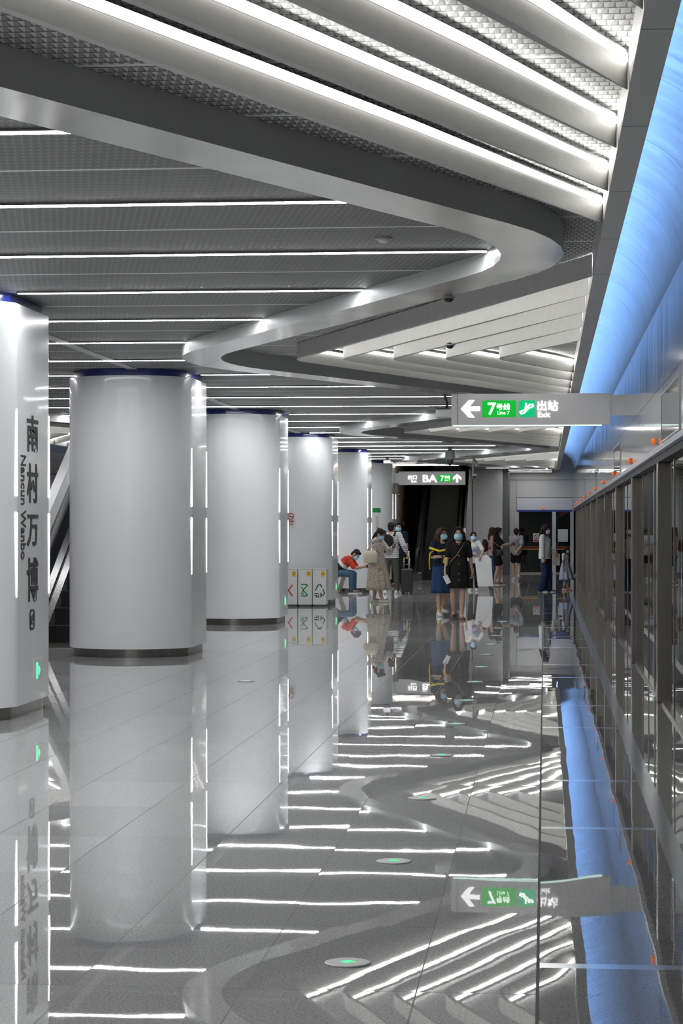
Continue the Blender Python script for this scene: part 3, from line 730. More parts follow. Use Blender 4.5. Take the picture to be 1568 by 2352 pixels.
# ------------------------------------------------------------------ escalators
def escalator(x0, x1, Yb, top, label, cut=99):
    t = thing('escalator', ((x0+x1)/2, Yb, 0), label, 'escalator')
    sl = math.tan(math.radians(30)); a, b = x0+.28, x1-.28; N = int(top/(.4*sl))+1
    mb = MB(); mb.box(a, b, Yb-.9, Yb+.35, .0, .012); mb.build('comb_plate', M_STEEL, t)
    for i in range(N):
        y = Yb+.3+i*.4; z = .012+i*.4*sl
        mb = MB(); mb.box(a, b, y, y+.42, z-.02, z+.4*sl*.98); mb.build('step', M_STEP, t)
    yt = Yb+.3+N*.4; zt_ = N*.4*sl
    for sgn, xa, xb in ((1, x0, a), (-1, b, x1)):
        # inclined skirt, deck, dark balustrade panel and handrail
        def band(name, xq0, xq1, h0, h1, m, lead=.5, par=t):
            mb = MB(); prof = [(Yb-lead, h0), (Yb+.3, h0), (yt, zt_+h0), (yt, zt_+h1), (Yb+.3, h1), (Yb-lead, h1)]
            if h0 <= 0: prof = [(Yb-lead, 0), (yt, 0), (yt, zt_+h1), (Yb+.3, h1), (Yb-lead, h1)]
            mb.prism(prof, 'x', xq0, xq1); return mb.build(name, m, par)
        inner = xb if sgn > 0 else xa
        band('skirt', min(xa, xb), max(xa, xb), 0, .22, M_DARKW)
        e = inner - .04 if sgn > 0 else inner
        band('deck', min(inner, inner-sgn*.10), max(inner, inner-sgn*.10), .22, .25, M_STEELB)
        mid = (xa+xb)/2
        band('balustrade', mid-.02, mid+.02, .25, .92, M_DGLASS)
        mb = MB(); pts = [(mid, Yb-.4, .32), (mid, Yb-.62, .45), (mid, Yb-.68, .62), (mid, Yb-.6, .82), (mid, Yb-.4, .94), (mid, Yb+.3, .96), (mid, yt, zt_+.96)]
        mb.tube(pts, .05, 8); mb.build('handrail', M_RUBBER, t, smooth=True)
    return t
escalator(-4.0, -2.5, 66.6, 5.2, 'far escalator rising away behind the hanging BA sign, with black steps')
escalator(-7.15, -5.7, 29.5, 2.5, 'dark escalator glimpsed between the lettered column and the large second column')
t = thing('escalator_casing', (-2.44, 70, 0), 'bright steel casing along the right side of the far escalator', 'casing')
mb = MB(); mb.prism([(67.4, 0), (73.5, 0), (73.5, 3.55), (70.5, 3.55), (67.4, 1.6)], 'x', -2.49, -2.42); mb.build('panel', M_STEELB, t)
t = thing('shaft_light', (-3.6, 66.1, 3.5), 'white light line at the ceiling edge over the foot of the far escalator', 'strip light')
mb = MB(); mb.box(-4.5, -2.6, 66.03, 66.12, 3.50, 3.54); mb.build('tube', mat('led_shaft', g(1), emit=26, ecol=(1, .93, .82)), t)
t = thing('escalator_gate', (-4.25, 66.2, 0), 'low steel railing beside the foot of the far escalator', 'railing')
mb = MB(); mb.tube([(-4.5, 66, 0), (-4.5, 66, .9), (-4.1, 66, .9), (-4.1, 66, 0)], .03, 8); mb.build('frame', M_STEELB, t, smooth=True)
for zz in (.3, .5, .7):
    mb = MB(); mb.tube([(-4.5, 66, zz), (-4.1, 66, zz)], .018, 8); mb.build('rail', M_STEELB, t, smooth=True)
# white parapet of the stair seen between the columns
t = thing('stair_parapet', (-8.0, 34, 0), 'white sloping parapet beside the dark escalator between the first two columns', 'parapet')
mb = MB(); mb.prism([(31.8, .02), (37.4, 3.1), (37.4, 3.42), (31.8, .34)], 'x', -8.1, -7.95); mb.build('cap', M_WHITE, t)
mb = MB(); mb.prism([(31.8, 0), (37.4, 0), (37.4, 3.1), (31.8, .02)], 'x', -8.09, -7.96); mb.build('panel', M_DARKW, t)
# red poster on the far door wall
t = thing('poster', (mir(XW), 50.0, 2.2), 'small red poster on the far door wall between the first two columns', 'poster')
mb = MB(); mb.box(mir(XW), mir(XW)+.01, 49.7, 50.7, 2.3, 2.62); mb.build('sheet', M_PAPER, t)
mb = MB(); mb.box(mir(XW)+.01, mir(XW)+.014, 49.75, 50.45, 2.33, 2.59); mb.build('print', M_RED, t)

# ------------------------------------------------------------------ floor markers
DS = [7.97+2.45*k for k in range(13)]
for i, Yq in enumerate(DS + [22.54]):
    X = -.72 if i < len(DS) else -3.1
    t = thing('floor_marker', (X, Yq, 0), ('round steel floor disc with green lit arrow, %s of the line from the viewer' % ORD[i]) if i < len(DS) else 'round steel floor disc with green arrow lying apart near the third column', 'floor light', 'green arrow discs in the floor')
    mb = MB(); mb.tube([(X, Yq, .0005), (X, Yq, .004), (X, Yq, .006)], [.085, .085, .078], 28); mb.build('disc', M_DISC, t)
    mb = MB(); put_poly(mb, [(a-.028, b-.024) for a, b in arrow_pts(.056, .048, .015)], (X, Yq, .006), UX, (0, 1, 0), .0012); mb.build('arrow', M_FLOORG, t)
t = thing('threshold_strip', (.9, 72.7, .02), 'yellow strip on the floor by the last platform door', 'floor strip')
mb = MB(); mb.box(.78, 1.02, 72.6, 72.75, 0, .05); mb.build('strip', M_YELLOW, t)

# ------------------------------------------------------------------ bins and bench
BY = 44.1
names = ['leftmost bin with red mark, half hidden by the third column', 'middle bin with green hourglass mark', 'right bin with dark arrows triangle mark']
bxs = [at_y(650, 1390, BY)[0], at_y(683.5, 1390, BY)[0], at_y(717, 1390, BY)[0], at_y(750, 1390, BY)[0]]
ztop = at_y(700, 1308, BY)[1]
for i in range(3):
    a, b = bxs[i]+.008, bxs[i+1]-.008
    t = thing('recycling_bin', ((a+b)/2, BY+.2, 0), 'white recycling bin, '+names[i], 'bin', 'white recycling bins')
    mb = MB(); mb.box(a, b, BY, BY+.42, .04, ztop); mb.build('body', M_WHITE, t, bevel=.008)
    mb = MB(); mb.box(a+.01, b-.01, BY+.02, BY+.40, 0, .04); mb.build('plinth', M_DARKW, t)
    mb = MB(); mb.box(a, b, BY-.002, BY+.42, ztop-.006, ztop+.012); mb.build('lid', M_LIGHTG, t)
    mb = MB(); w = b-a; mb.box(a+.62*w, a+.9*w, BY-.004, BY, ztop-.14, ztop-.03); s_ = mb.build('sticker', M_YELLOW, t)
    mb = MB(); put_band(mb, [(.012*math.cos(q*PI/4)*2, .012*math.sin(q*PI/4)*1.4) for q in range(8)], .007, (a+.76*w, BY-.005, ztop-.085), UX, UZ, .002, True); mb.build('print', M_LETTER if i else M_RED, s_)
    mb = MB(); cxx = (a+b)/2; O_ = (cxx, BY-.001, .335)
    if i == 0: put_band(mb, [(-.03, .11), (-.11, .0), (-.03, -.11)], .024, (cxx+.07, BY-.001, .33), UX, UZ, .003); m = M_RED
    elif i == 1:
        put_band(mb, [(-.08, .12), (.02, .12), (.05, .10), (-.04, .0), (.05, -.10), (.02, -.12), (-.08, -.12)], .022, O_, UX, UZ, .003)
        put_band(mb, [(-.08, .08), (-.04, .0), (-.08, -.08)], .016, O_, UX, UZ, .003); put_band(mb, [(-.02, -.10), (-.04, -.05), (-.06, -.10)], .012, O_, UX, UZ, .003); m = M_GREENP
    else:
        for pth in ([(-.085, -.005), (-.035, .10), (.015, .12)], [(.015, .12), (.05, .06)], [(.07, .02), (.105, -.06), (.075, -.10), (.03, -.10)], [(.03, -.06), (.03, -.14)], [(-.02, -.10), (-.02, -.15)], [(-.02, -.07), (-.10, -.07)], [(-.10, -.11), (-.055, -.11), (-.055, -.15)]):
            put_band(mb, pth, .019, O_, UX, UZ, .003)
        m = M_LETTER
    mb.build('symbol', m, t)
BN = 53.2
t = thing('bench', (-5.25, BN, 0), 'wooden-topped bench the seated man in red shirt sits on', 'bench')
mb = MB(); mb.box(-5.9, -4.78, BN-.18, BN+.22, .40, .445); mb.build('seat', M_WOOD, t, bevel=.008)
for x in (-5.7, -4.98):
    mb = MB(); mb.prism([(x-.10, 0), (x-.02, 0), (x+.14, .40), (x+.04, .40)], 'y', BN-.14, BN+.18); mb.build('leg', M_STEEL, t)

# ------------------------------------------------------------------ notices on columns
def on_arc(yc, dx):   # point on the front arc of a column
    R = (HX*HX+SAG*SAG)/(2*SAG); return XM+dx, yc-HA-SAG+R-math.sqrt(R*R-dx*dx), math.asin(dx/R)
def arc_sheet(yc, dx0, dx1, z0, z1, e=.006):
    mb = MB(); rings = []
    for i in range(7):
        X, Y, a = on_arc(yc, dx0+(dx1-dx0)*i/6); X2, Y2_ = X+e*math.sin(a), Y-e*math.cos(a); X1, Y1_ = X+.001*math.sin(a), Y-.001*math.cos(a)
        rings.append([(X1, Y1_, z0), (X2, Y2_, z0), (X2, Y2_, z1), (X1, Y1_, z1)])
    return mb.loft(rings)
yc = COLY[3]; Yq = yc-HA-SAG*.6
xa, za = at_y(660, 1210, Yq); xb, zb = at_y(681, 1175, Yq); da, db = xa-XM, xb-XM
t = thing('no_smoking_sign', (xa, Yq, za), 'white no smoking notice with red ring on the column behind the bins', 'sign')
arc_sheet(yc, da, db, za, zb).build('sheet', M_WHITE, t)
mb = MB(); cx0 = (da+db)/2; X, Y, a = on_arc(yc, cx0); ux = (math.cos(a), math.sin(a), 0); O_ = (X+.012*math.sin(a), Y-.012*math.cos(a), za+(zb-za)*.68)
put_band(mb, [(.062*math.cos(2*PI*i/20), .062*math.sin(2*PI*i/20)) for i in range(20)], .013, O_, ux, UZ, .002, True); put_band(mb, [(-.045, .045), (.045, -.045)], .012, O_, ux, UZ, .002); mb.build('ring', M_RED, t)
mb = MB(); put_band(mb, [(-.045, -.005), (.045, -.005)], .014, (O_[0]-.002*math.sin(a), O_[1]+.002*math.cos(a), O_[2]), ux, UZ, .002); mb.build('cigarette', M_LETTER, t)
mb = MB(); put_band(mb, [(-.06, -.10), (.06, -.10)], .022, O_, ux, UZ, .002); mb.build('red_bar', M_RED, t)
mb = MB()
for q in (-.135, -.155, -.175): put_band(mb, [(-.05, q), (.05, q)], .006, O_, ux, UZ, .002)
mb.build('small_print', M_MIDG, t)
yc = COLY[5]; Yq = yc-HA-SAG*.9
xa, za = at_y(856, 1177, Yq); xb, zb = at_y(873, 1167, Yq)
t = thing('green_plate', (xa, Yq, za), 'small green and blue plate at the top of the column by the far escalator', 'sign')
arc_sheet(yc, xa-XM, xb-XM, za, zb).build('plate', M_GREENP, t)
X, Y, a = on_arc(yc, xb-XM-.03); mb = MB(); mb.box(X-.03, X+.03, Y-.014, Y-.004, za, za+.05); mb.build('corner', M_BLUEP, t)
xa, za = at_y(857, 1240, Yq); xb, zb = at_y(870.5, 1179, Yq)
t = thing('timetable_poster', (xa, Yq, za), 'tall white printed sheet under the green plate on the farthest column', 'poster')
arc_sheet(yc, xa-XM, xb-XM, za, zb).build('sheet', M_PAPER, t)
mb = MB(); X, Y, a = on_arc(yc, (xa+xb)/2-XM)
for q in range(9): mb.box(X-.06, X+.06, Y-.012, Y-.006, za+.08+q*.07, za+.10+q*.07)
mb.build('print', mat('faded_red_print', (.5, .32, .32), .6), t)

# ------------------------------------------------------------------ ceiling devices
t = thing('projector', (at_y(1022, 940, 31)[0], 31, 3.15), 'pale grey box camera hung on a dark bent arm left of the hanging exit sign', 'camera')
xx = at_y(1022, 940, 31)[0]; mb = MB(); mb.tube([(xx-.02, 31, ZC), (xx, 31, 3.46), (xx+.03, 31, 3.38), (xx+.02, 31, 3.31)], .018, 8); mb.build('arm', M_BLACK, t, smooth=True)
mb = MB(); mb.box(xx-.12, xx+.06, 30.93, 31.07, 3.285, 3.31); mb.build('plate', M_BLACK, t)
mb = MB(); mb.box(xx-.13, xx+.11, 30.85, 31.2, 3.17, 3.285); mb.build('housing', M_LIGHTG, t, bevel=.02)
Yd = 53.0; xx = at_y(1033, 1050, Yd)[0]
t = thing('dome_camera', (xx, Yd, 3.1), 'large dark dome camera hanging from the ceiling right of the BA sign', 'camera')
mb = MB(); mb.cyl(xx, Yd, 3.50, ZC, .05); mb.build('mount', M_MIDG, t)
mb = MB(); mb.tube([(xx, Yd, 3.51), (xx, Yd, 3.48), (xx, Yd, 3.33), (xx, Yd, 3.27)], [.08, .115, .12, .10], 20); mb.build('housing', M_MIDG, t, smooth=True, auto=40)
mb = MB(); mb.ellip((xx, Yd, 3.24), (.085, .085, .12)); mb.build('dome', M_BLACK, t, smooth=True)
Yd = 57.5; xx = at_y(1086, 1050, Yd)[0]
t = thing('bullet_camera', (xx, Yd, 2.95), 'white bullet camera on a ceiling pole above the white wall block', 'camera')
mb = MB(); mb.cyl(xx, Yd, 3.02, ZC, .018, 10); mb.build('pole', M_LIGHTG, t)
mb = MB(); mb.rcone((xx+.03, Yd+.04, 3.38), (xx+.11, Yd-.10, 3.26), .05, .05); mb.build('side_camera', M_LIGHTG, t, smooth=True)
mb = MB(); mb.box(xx-.02, xx+.10, Yd-.12, Yd+.08, 2.90, 3.03); mb.build('housing', M_LIGHTG, t, bevel=.01)
mb = MB(); mb.box(xx-.01, xx+.09, Yd-.126, Yd-.115, 2.905, 2.97); mb.build('lens', M_BLACK, t)
Yd = 59.5; xx = at_y(889, 1058, Yd)[0]
t = thing('wall_camera', (xx, Yd, 3.38), 'small white camera under the ceiling before the farthest column', 'camera')
mb = MB(); mb.cyl(xx, Yd, 3.46, ZC, .04); mb.build('mount', M_BLACK, t); mb = MB(); mb.box(xx-.1, xx+.1, Yd-.1, Yd+.15, 3.37, 3.46); mb.build('housing', M_WHITE, t, bevel=.015)
for nm, px, py, zz, lab in (('dome_camera', 1030, 682, ZR, 'small dark dome camera under the ceiling ribbon left of the near white fins'), ('dome_camera', 1033, 791, ZR+.002, 'tiny dark dome camera on a white fin tip above the exit sign'),
                            ('smoke_detector', 881, 546, ZC, 'round pale smoke detector on the flat grey ceiling near the ribbon turn')):
    d = (zz-1.6)*5000/(1213-py); u = (px-784)/5000*d; X, Y = u*_c-d*_s, u*_s+d*_c
    t = thing(nm, (X, Y, zz), lab, 'camera' if 'camera' in nm else 'smoke detector')
    mb = MB(); mb.cyl(X, Y, zz-.012, zz-.0005, .055 if 'camera' in nm else .06); mb.build('base', M_LIGHTG, t)
    mb = MB(); mb.ellip((X, Y, zz-.012), (.04, .04, .032) if 'camera' in nm else (.045, .045, .025)); mb.build('dome' if 'camera' in nm else 'cap', M_BLACK if 'camera' in nm else M_WHITE, t, smooth=True)

# ------------------------------------------------------------------ people
def remesh_obj(mb, name, mats, voxel, parent, smooth_it=3, colour=None):
    me = mb.mesh(name, mats); o = bpy.data.objects.new(name, me); C.objects.link(o)
    r = o.modifiers.new('r', 'REMESH'); r.mode = 'VOXEL'; r.voxel_size = voxel
    s_ = o.modifiers.new('s', 'SMOOTH'); s_.factor = .5; s_.iterations = smooth_it
    dg = bpy.context.evaluated_depsgraph_get(); m2 = bpy.data.meshes.new_from_object(o.evaluated_get(dg))
    o.modifiers.clear(); o.data = m2; bpy.data.meshes.remove(me); m2.name = name
    if not m2.materials:
        for m in (mats if isinstance(mats, (list, tuple)) else [mats]): m2.materials.append(m)
    for p in m2.polygons:
        p.use_smooth = True
        p.material_index = colour(p.center) if colour else 0
    o.parent = parent
    return o
def ik(a, b, l1, l2, pole):
    a, b, pole = Vector(a), Vector(b), Vector(pole); d = b-a; L_ = d.length; mx_ = (l1+l2)*.999
    if L_ > mx_: b = a+d*(mx_/L_); d = b-a; L_ = mx_
    d /= L_; q = (l1*l1-l2*l2+L_*L_)/(2*L_); h = math.sqrt(max(0, l1*l1-q*q))
    p = pole-d*pole.dot(d); p = p.normalized() if p.length > 1e-6 else Vector((0, -1, 0))
    return a+d*q+p*h, b

class Fig:
    """One figure. Local frame in metres for a 1.62 m adult: faces -Y, +X is its left hand."""
    def __init__(s, label, X, Y, heading, height, skin=M_SKIN, legs=None, hands=None, lean=0, twist=0, head=(0, 0), hip_z=.86, male=False, child=False, elbow=None, curl=.5):
        s.sc = height/1.62; s.t = thing('person', (X, Y, 0), label, 'person', rz=math.radians(heading)); s.t.scale = (s.sc,)*3
        s.skin = skin; s.male = male; s.child = child
        la = math.radians(lean); s.U = Vector((0, -math.sin(la), math.cos(la))); s.Fw = Vector((0, -math.cos(la), -math.sin(la)))
        tw = math.radians(twist); s.R = Vector((math.cos(tw), math.sin(tw), 0)); s.F2 = (Matrix.Rotation(tw, 3, 'Z') @ s.Fw)
        s.hip = Vector((0, 0, hip_z)); hw = .082
        s.legs = {}
        for sd, k in (('L', 1), ('R', -1)):
            tgt = (legs or {}).get(sd, (k*.085, 0, .075))
            h = s.hip+Vector((k*hw, 0, 0)); kn, an = ik(h, tgt[:3], .41, .385, (k*.12, -1, .15) if len(tgt) < 4 else tgt[3])
            s.legs[sd] = (h, kn, an, k)
        sw = .185 if male else .158
        s.neck = s.hip+s.U*.52
        s.arms = {}
        for sd, k in (('L', 1), ('R', -1)):
            sh = s.hip+s.U*.468+s.R*(k*sw); tgt = (hands or {}).get(sd, (k*.24, -.03, .80))
            po = (elbow or {}).get(sd, (k*.4, .8, -.3))
            el, wr = ik(sh, tgt, .265, .235, po); s.arms[sd] = (sh, el, wr, k)
        yaw, pit = math.radians(head[0]), math.radians(head[1])
        s.H = Matrix.Rotation(yaw, 3, 'Z') @ Matrix.Rotation(pit, 3, 'X')      # pit > 0 looks down
        s.hc = s.neck+s.U*.035+s.Fw*.012 + s.H @ Vector((0, -.015, .085))
        s.curl = curl; s.body()
    def P(s, t, x=0, f=0): return s.hip+s.U*t+s.R*x+s.F2*f
    def sect(s, t, rx, ry, f=0, n_=22):
        return [s.hip+s.U*t+s.R*(rx*math.cos(2*PI*i/n_))+s.F2*(ry*math.sin(2*PI*i/n_)+f) for i in range(n_)]
    def torso(s, mb, e=0, t0=-.09, t1=.50):
        w = 1.1 if s.male else 1.0
        T = [(-.09, .12, .085, 0), (-.03, .158, .10, 0), (.04, .160, .108, -.005), (.12, .145, .10, 0), (.21, .122 if not s.male else .135, .09, 0), (.30, .132 if not s.male else .15, .10, .005), (.38, .145 if not s.male else .165, .105 if not s.male else .108, .008), (.44, .155 if not s.male else .178, .088, 0), (.48, .125, .07, -.005), (.515, .06, .055, -.005)]
        rings = [s.sect(t, rx+e, ry+e, f) for t, rx, ry, f in T if t0-1e-6 <= t <= t1+.03]
        mb.loft(rings)
    def hand(s, mb, sd):
        sh, el, wr, k = s.arms[sd]; d = (wr-el).normalized(); n1 = d.cross(Vector((0, 0, 1)) if abs(d.z) < .8 else Vector((0, -1, 0))).normalized()
        side = d.cross(n1).normalized()
        if abs(d.z) > .8: side = Vector((0, -1, 0)); side = (side-d*side.dot(d)).normalized(); n1 = d.cross(side).normalized()*k   # thumb side forward
        else:
            side = Vector((0, 0, 1)); side = (side-d*side.dot(d)).normalized(); n1 = side.cross(d).normalized()*(-k)*-1
        inw = Vector((-k, 0, 0)); inw = inw-d*inw.dot(d)
        pal = inw.normalized() if inw.length > .3 else n1
        pal = (pal-side*pal.dot(side)).normalized()
        for i in range(4):
            o = (i-1.5)*.019
            mb.rcone(wr+d*.01-side*o*.6, wr+d*.085-side*o, .016, .0125, 8)
            L_ = (.062, .072, .067, .052)[i]; b0 = wr+d*.085-side*o; c = s.curl
            b1 = b0+(d*math.cos(c)+pal*math.sin(c))*L_*.55; b2 = b1+(d*math.cos(2.1*c)+pal*math.sin(2.1*c))*L_*.5
            mb.rcone(b0, b1, .0105, .0092, 8); mb.rcone(b1, b2, .0092, .0075, 8)
        th0 = wr+d*.025+side*.02; th1 = th0+(d*.6+side*.65+pal*.35).normalized()*.042; th2 = th1+(d*.9+side*.15+pal*.45).normalized()*.034
        mb.rcone(th0, th1, .014, .0115, 8); mb.rcone(th1, th2, .0115, .009, 8)
        s.hold = getattr(s, 'hold', {}); s.hold[sd] = (wr+d*.09+pal*.025, d, side, pal)
    def body(s):
        mb = MB(); s.torso(mb)
        mb.rcone(s.neck-s.U*.06, s.hc-s.H @ Vector((0, -.01, .05)), .052 if not s.male else .058, .05, 14)
        for sd in 'LR':
            sh, el, wr, k = s.arms[sd]; q = 1.15 if s.male else 1.0
            mb.rcone(s.P(.455, k*.06), sh, .055*q, .048*q); mb.rcone(sh, el, .046*q, .036*q); mb.rcone(el, wr, .036*q, .0245*q)
            s.hand(mb, sd)
            h, kn, an, k = s.legs[sd]
            mb.rcone(h, kn, .082, .052); mid = kn.lerp(an, .33)+Vector((0, .014, 0)); mb.rcone(kn, mid, .052, .052); mb.rcone(mid, an, .052, .034)
            fd = Vector((k*.18, -1, 0)).normalized(); toe = an+fd*.135; toe.z = max(.022, an.z-.055); hl = an-fd*.04; hl.z = max(.026, an.z-.05)
            mb.rcone(an, toe, .036, .024); mb.rcone(hl, toe, .028, .026)
        h = lambda x, y, z: s.hc + s.H @ Vector((x, y, z))
        Hm = s.H
        mb.ellip(h(0, .008, .012), (.073, .092, .105), Hm); mb.ellip(h(0, -.022, -.035), (.056, .068, .078), Hm)
        mb.ellip(h(0, -.045, -.085), (.034, .036, .026), Hm)
        mb.rcone(h(0, -.088, .012), h(0, -.104, -.022), .010, .014, 8)
        mb.rcone(h(-.022, -.082, -.062), h(.022, -.082, -.062), .009, .009, 8)
        for k in (-1, 1): mb.ellip(h(k*.073, .012, -.008), (.012, .022, .033), Hm); mb.ellip(h(k*.033, -.078, .025), (.02, .012, .008), Hm)
        remesh_obj(mb, 'body', s.skin, .0075 if not s.child else .009, s.t, 3)
        for k in (-1, 1):
            mb = MB(); mb.ellip(h(k*.031, -.081, .004), (.014, .007, .0065), Hm, 10, 6); mb.build('eye', M_EYE, s.t, True, False)
            mb = MB(); mb.tube([h(k*.014, -.088, .028), h(k*.032, -.088, .033), h(k*.05, -.078, .026)], .004, 6); mb.build('eyebrow', M_HAIR, s.t, True, False)
    def hair(s, m, style, length=.35):
        mb = MB(); h = lambda x, y, z: s.hc + s.H @ Vector((x, y, z)); Hm = s.H
        if style == 'short':
            mb.ellip(h(0, .022, .035), (.081, .09, .092), Hm); mb.ellip(h(0, -.035, .085), (.06, .05, .035), Hm); mb.ellip(h(0, .06, -.03), (.065, .045, .07), Hm)
            for k in (-1, 1): mb.rcone(h(k*.072, -.015, .03), h(k*.072, -.01, -.02), .014, .01, 8)
        else:
            mb.ellip(h(0, .022, .032), (.084, .094, .100), Hm); mb.ellip(h(0, -.03, .09), (.066, .06, .036), Hm)
            for k in (-1, 1): mb.rcone(h(k*.045, -.062, .085), h(k*.076, -.038, .01), .024, .02, 8)
            if style in ('long', 'bob'):
                L_ = length
                for i in range(7):
                    x = (i-3)*.024; top = h(x, .055, .0); bot = top + Vector((x*.5, .035, -L_*(1-.05*abs(i-3)))) 
                    mid = top.lerp(bot, .5)+Vector((0, .02, 0)); mb.rcone(top, mid, .045, .044, 8); mb.rcone(mid, bot, .044, .018, 8)
                for k in (-1, 1):
                    top = h(k*.076, .0, .02); bot = top+Vector((k*.03, -.01, -L_*.62)); mb.rcone(top, bot, .03, .018, 8)
            if style == 'bun': mb.ellip(h(0, .10, -.035), (.042, .042, .05), Hm); mb.ellip(h(0, .06, -.035), (.07, .05, .065), Hm)
            if style == 'tied':
                mb.ellip(h(0, .06, -.03), (.07, .05, .07), Hm); mb.rcone(h(0, .10, -.03), h(0, .125, -.19), .04, .016, 8); mb.ellip(h(.0, .09, .09), (.03, .03, .03), Hm)
        return remesh_obj(mb, 'hair', m, .0095, s.t, 3)
    def mask(s, m):
        h = lambda x, y, z: s.hc + s.H @ Vector((x, y, z)); rings = []
        for j in range(9):
            z = .0-.108*j/8; row = []
            for i in range(15):
                a = math.radians(-72+144*i/14); q = math.sin(PI*(j+.6)/9.2); r = .062+.016*q; b = .078+.036*q*math.cos(a)
                row.append(h(r*1.06*math.sin(a), -.005-b*math.cos(a), z+.008*math.cos(a)*(1 if j == 0 else 0)))
            rings.append(row)
        mb = MB(); mb.loft(rings, cap=False, closed=False); o = mb.build('face_mask', m, s.t, True, False)
        sd = o.modifiers.new('s', 'SOLIDIFY'); sd.thickness = .004
        for k in (-1, 1):
            mb = MB(); mb.tube([h(k*.066, -.03, -.015), h(k*.079, .01, .015)], .0025, 5); mb.build('ear_loop', m, o, True, False)
        return o
    def top(s, name, mats, t0=-.02, e=.016, sleeve=.6, neck=.485, colour=None, loose=0.0):
        mb = MB(); s.torso(mb, e, -.09, .48)
        if t0 > -.09:
            mb = MB(); w = s.male
            T = [(t0, .158, .108), (.04, .160, .108), (.12, .147, .10), (.21, .126 if not w else .142, .092), (.30, .136 if not w else .155, .10), (.38, .148 if not w else .168, .107), (.44, .155 if not w else .178, .088), (.475, .10, .065)]
            mb.loft([s.sect(t, rx+e+loose*(1 if t < .3 else .4), ry+e+loose*(1 if t < .3 else .4), .004) for t, rx, ry in T if t >= t0])
        for sd in 'LR':
            sh, el, wr, k = s.arms[sd]; q = 1.12 if s.male else 1.0
            mb.rcone(s.P(.452, k*.06), sh, .058*q+e*.6, .05*q+e)
            if sleeve <= 1: mb.rcone(sh, sh.lerp(el, sleeve), .047*q+e*.6, .042*q+e*.6+.003+loose*.4)
            else: mb.rcone(sh, el, .048*q+e, .042*q+e); mb.rcone(el, el.lerp(wr, sleeve-1), .042*q+e, .03*q+e+loose*.3)
        return remesh_obj(mb, name, mats, .0095, s.t, 4, colour)
    def skirt(s, name, m, ztop, zbot, r0, r1, pleats=9, amp=.012, par=None):
        rings = []; c0 = s.hip; mid = (s.legs['L'][1]+s.legs['R'][1])/2
        for j in range(10):
            q = j/9; z = ztop+(zbot-ztop)*q; zz = (c0.z-z)/max(.01, c0.z-mid.z); c = Vector((0, 0, 0)) if zz < 0 else Vector((mid.x, mid.y, 0))*min(1.3, zz)*.8
            ring = []
            for i in range(48):
                a = 2*PI*i/48; f = 1+amp/.15*math.sin(pleats*a)*q; rx = (r0[0]+(r1[0]-r0[0])*q**.8)*f; ry = (r0[1]+(r1[1]-r0[1])*q**.8)*f
                ring.append((c.x+rx*math.cos(a), c.y+ry*math.sin(a), z))
            rings.append(ring)
        mb = MB(); mb.loft(rings, cap=False); o = mb.build(name, m, par or s.t, True, False)
        sd = o.modifiers.new('s', 'SOLIDIFY'); sd.thickness = .006; return o
    def trousers(s, name, m, frac=1.0, r=(.092, .064, .055), top=.10):
        mb = MB()
        T = [(-.10, .125, .09), (-.04, .165, .108), (.03, .166, .114), (top, .15, .106)]
        mb.loft([s.sect(t, rx+.005, ry+.005) for t, rx, ry in T])
        for sd in 'LR':
            h, kn, an, k = s.legs[sd]
            if frac <= .5: e_ = h.lerp(kn, frac*2); mb.rcone(h, e_, r[0], r[1])
            else:
                e_ = kn.lerp(an, (frac-.5)*2); mb.rcone(h, kn, r[0], r[1]); mb.rcone(kn, e_, r[1], r[2])
        return remesh_obj(mb, name, m, .0095, s.t, 3)
    def shoe(s, sd, m, sole=None, high=.06):
        h, kn, an, k = s.legs[sd]; fd = Vector((k*.18, -1, 0)).normalized(); rt = Vector((-fd.y, fd.x, 0)); z0 = max(0.0, an.z-.077); mb = MB(); mb.cur = 0
        lift = max(0, an.z-.10)
        rings = []
        for q, w, hh in ((-.072, .024, .05), (-.06, .037, high+.035), (-.02, .043, high+.04), (.03, .045, high+.025), (.08, .048, max(.052, high*.9)), (.13, .047, .054), (.165, .037, .042), (.187, .016, .024)):
            c = Vector((an.x, an.y, 0))+fd*q; zb = z0 + (lift*.5*(max(0, -q)/.07) if lift else 0)
            rings.append([c-rt*w+Vector((0, 0, zb)), c-rt*w*1.02+Vector((0, 0, zb+hh*.45)), c-rt*w*.6+Vector((0, 0, zb+hh)), c+rt*w*.6+Vector((0, 0, zb+hh)), c+rt*w*1.02+Vector((0, 0, zb+hh*.45)), c+rt*w+Vector((0, 0, zb))])
        mb.loft(rings); o = mb.build('shoe', m, s.t, True, False)
        if sole:
            mb = MB(); rings = [[r_[0]-rt*.004+Vector((0, 0, .001)), r_[0]-rt*.004+Vector((0, 0, .022)), r_[5]+rt*.004+Vector((0, 0, .022)), r_[5]+rt*.004+Vector((0, 0, .001))] for r_ in rings]
            mb.loft(rings); mb.build('sole', sole, o, False, False)
        return o
    def W(s, p):  # local -> world
        a = s.t.rotation_euler.z; c, q = math.cos(a), math.sin(a); p = Vector(p)*s.sc
        return Vector((p.x*c-p.y*q+s.t.location.x, p.x*q+p.y*c+s.t.location.y, p.z))
    def strap(s, name, m, pts, r, par): mb = MB(); mb.tube([s.W(p) for p in pts], r, 6); return mb.build(name, m, par, True)
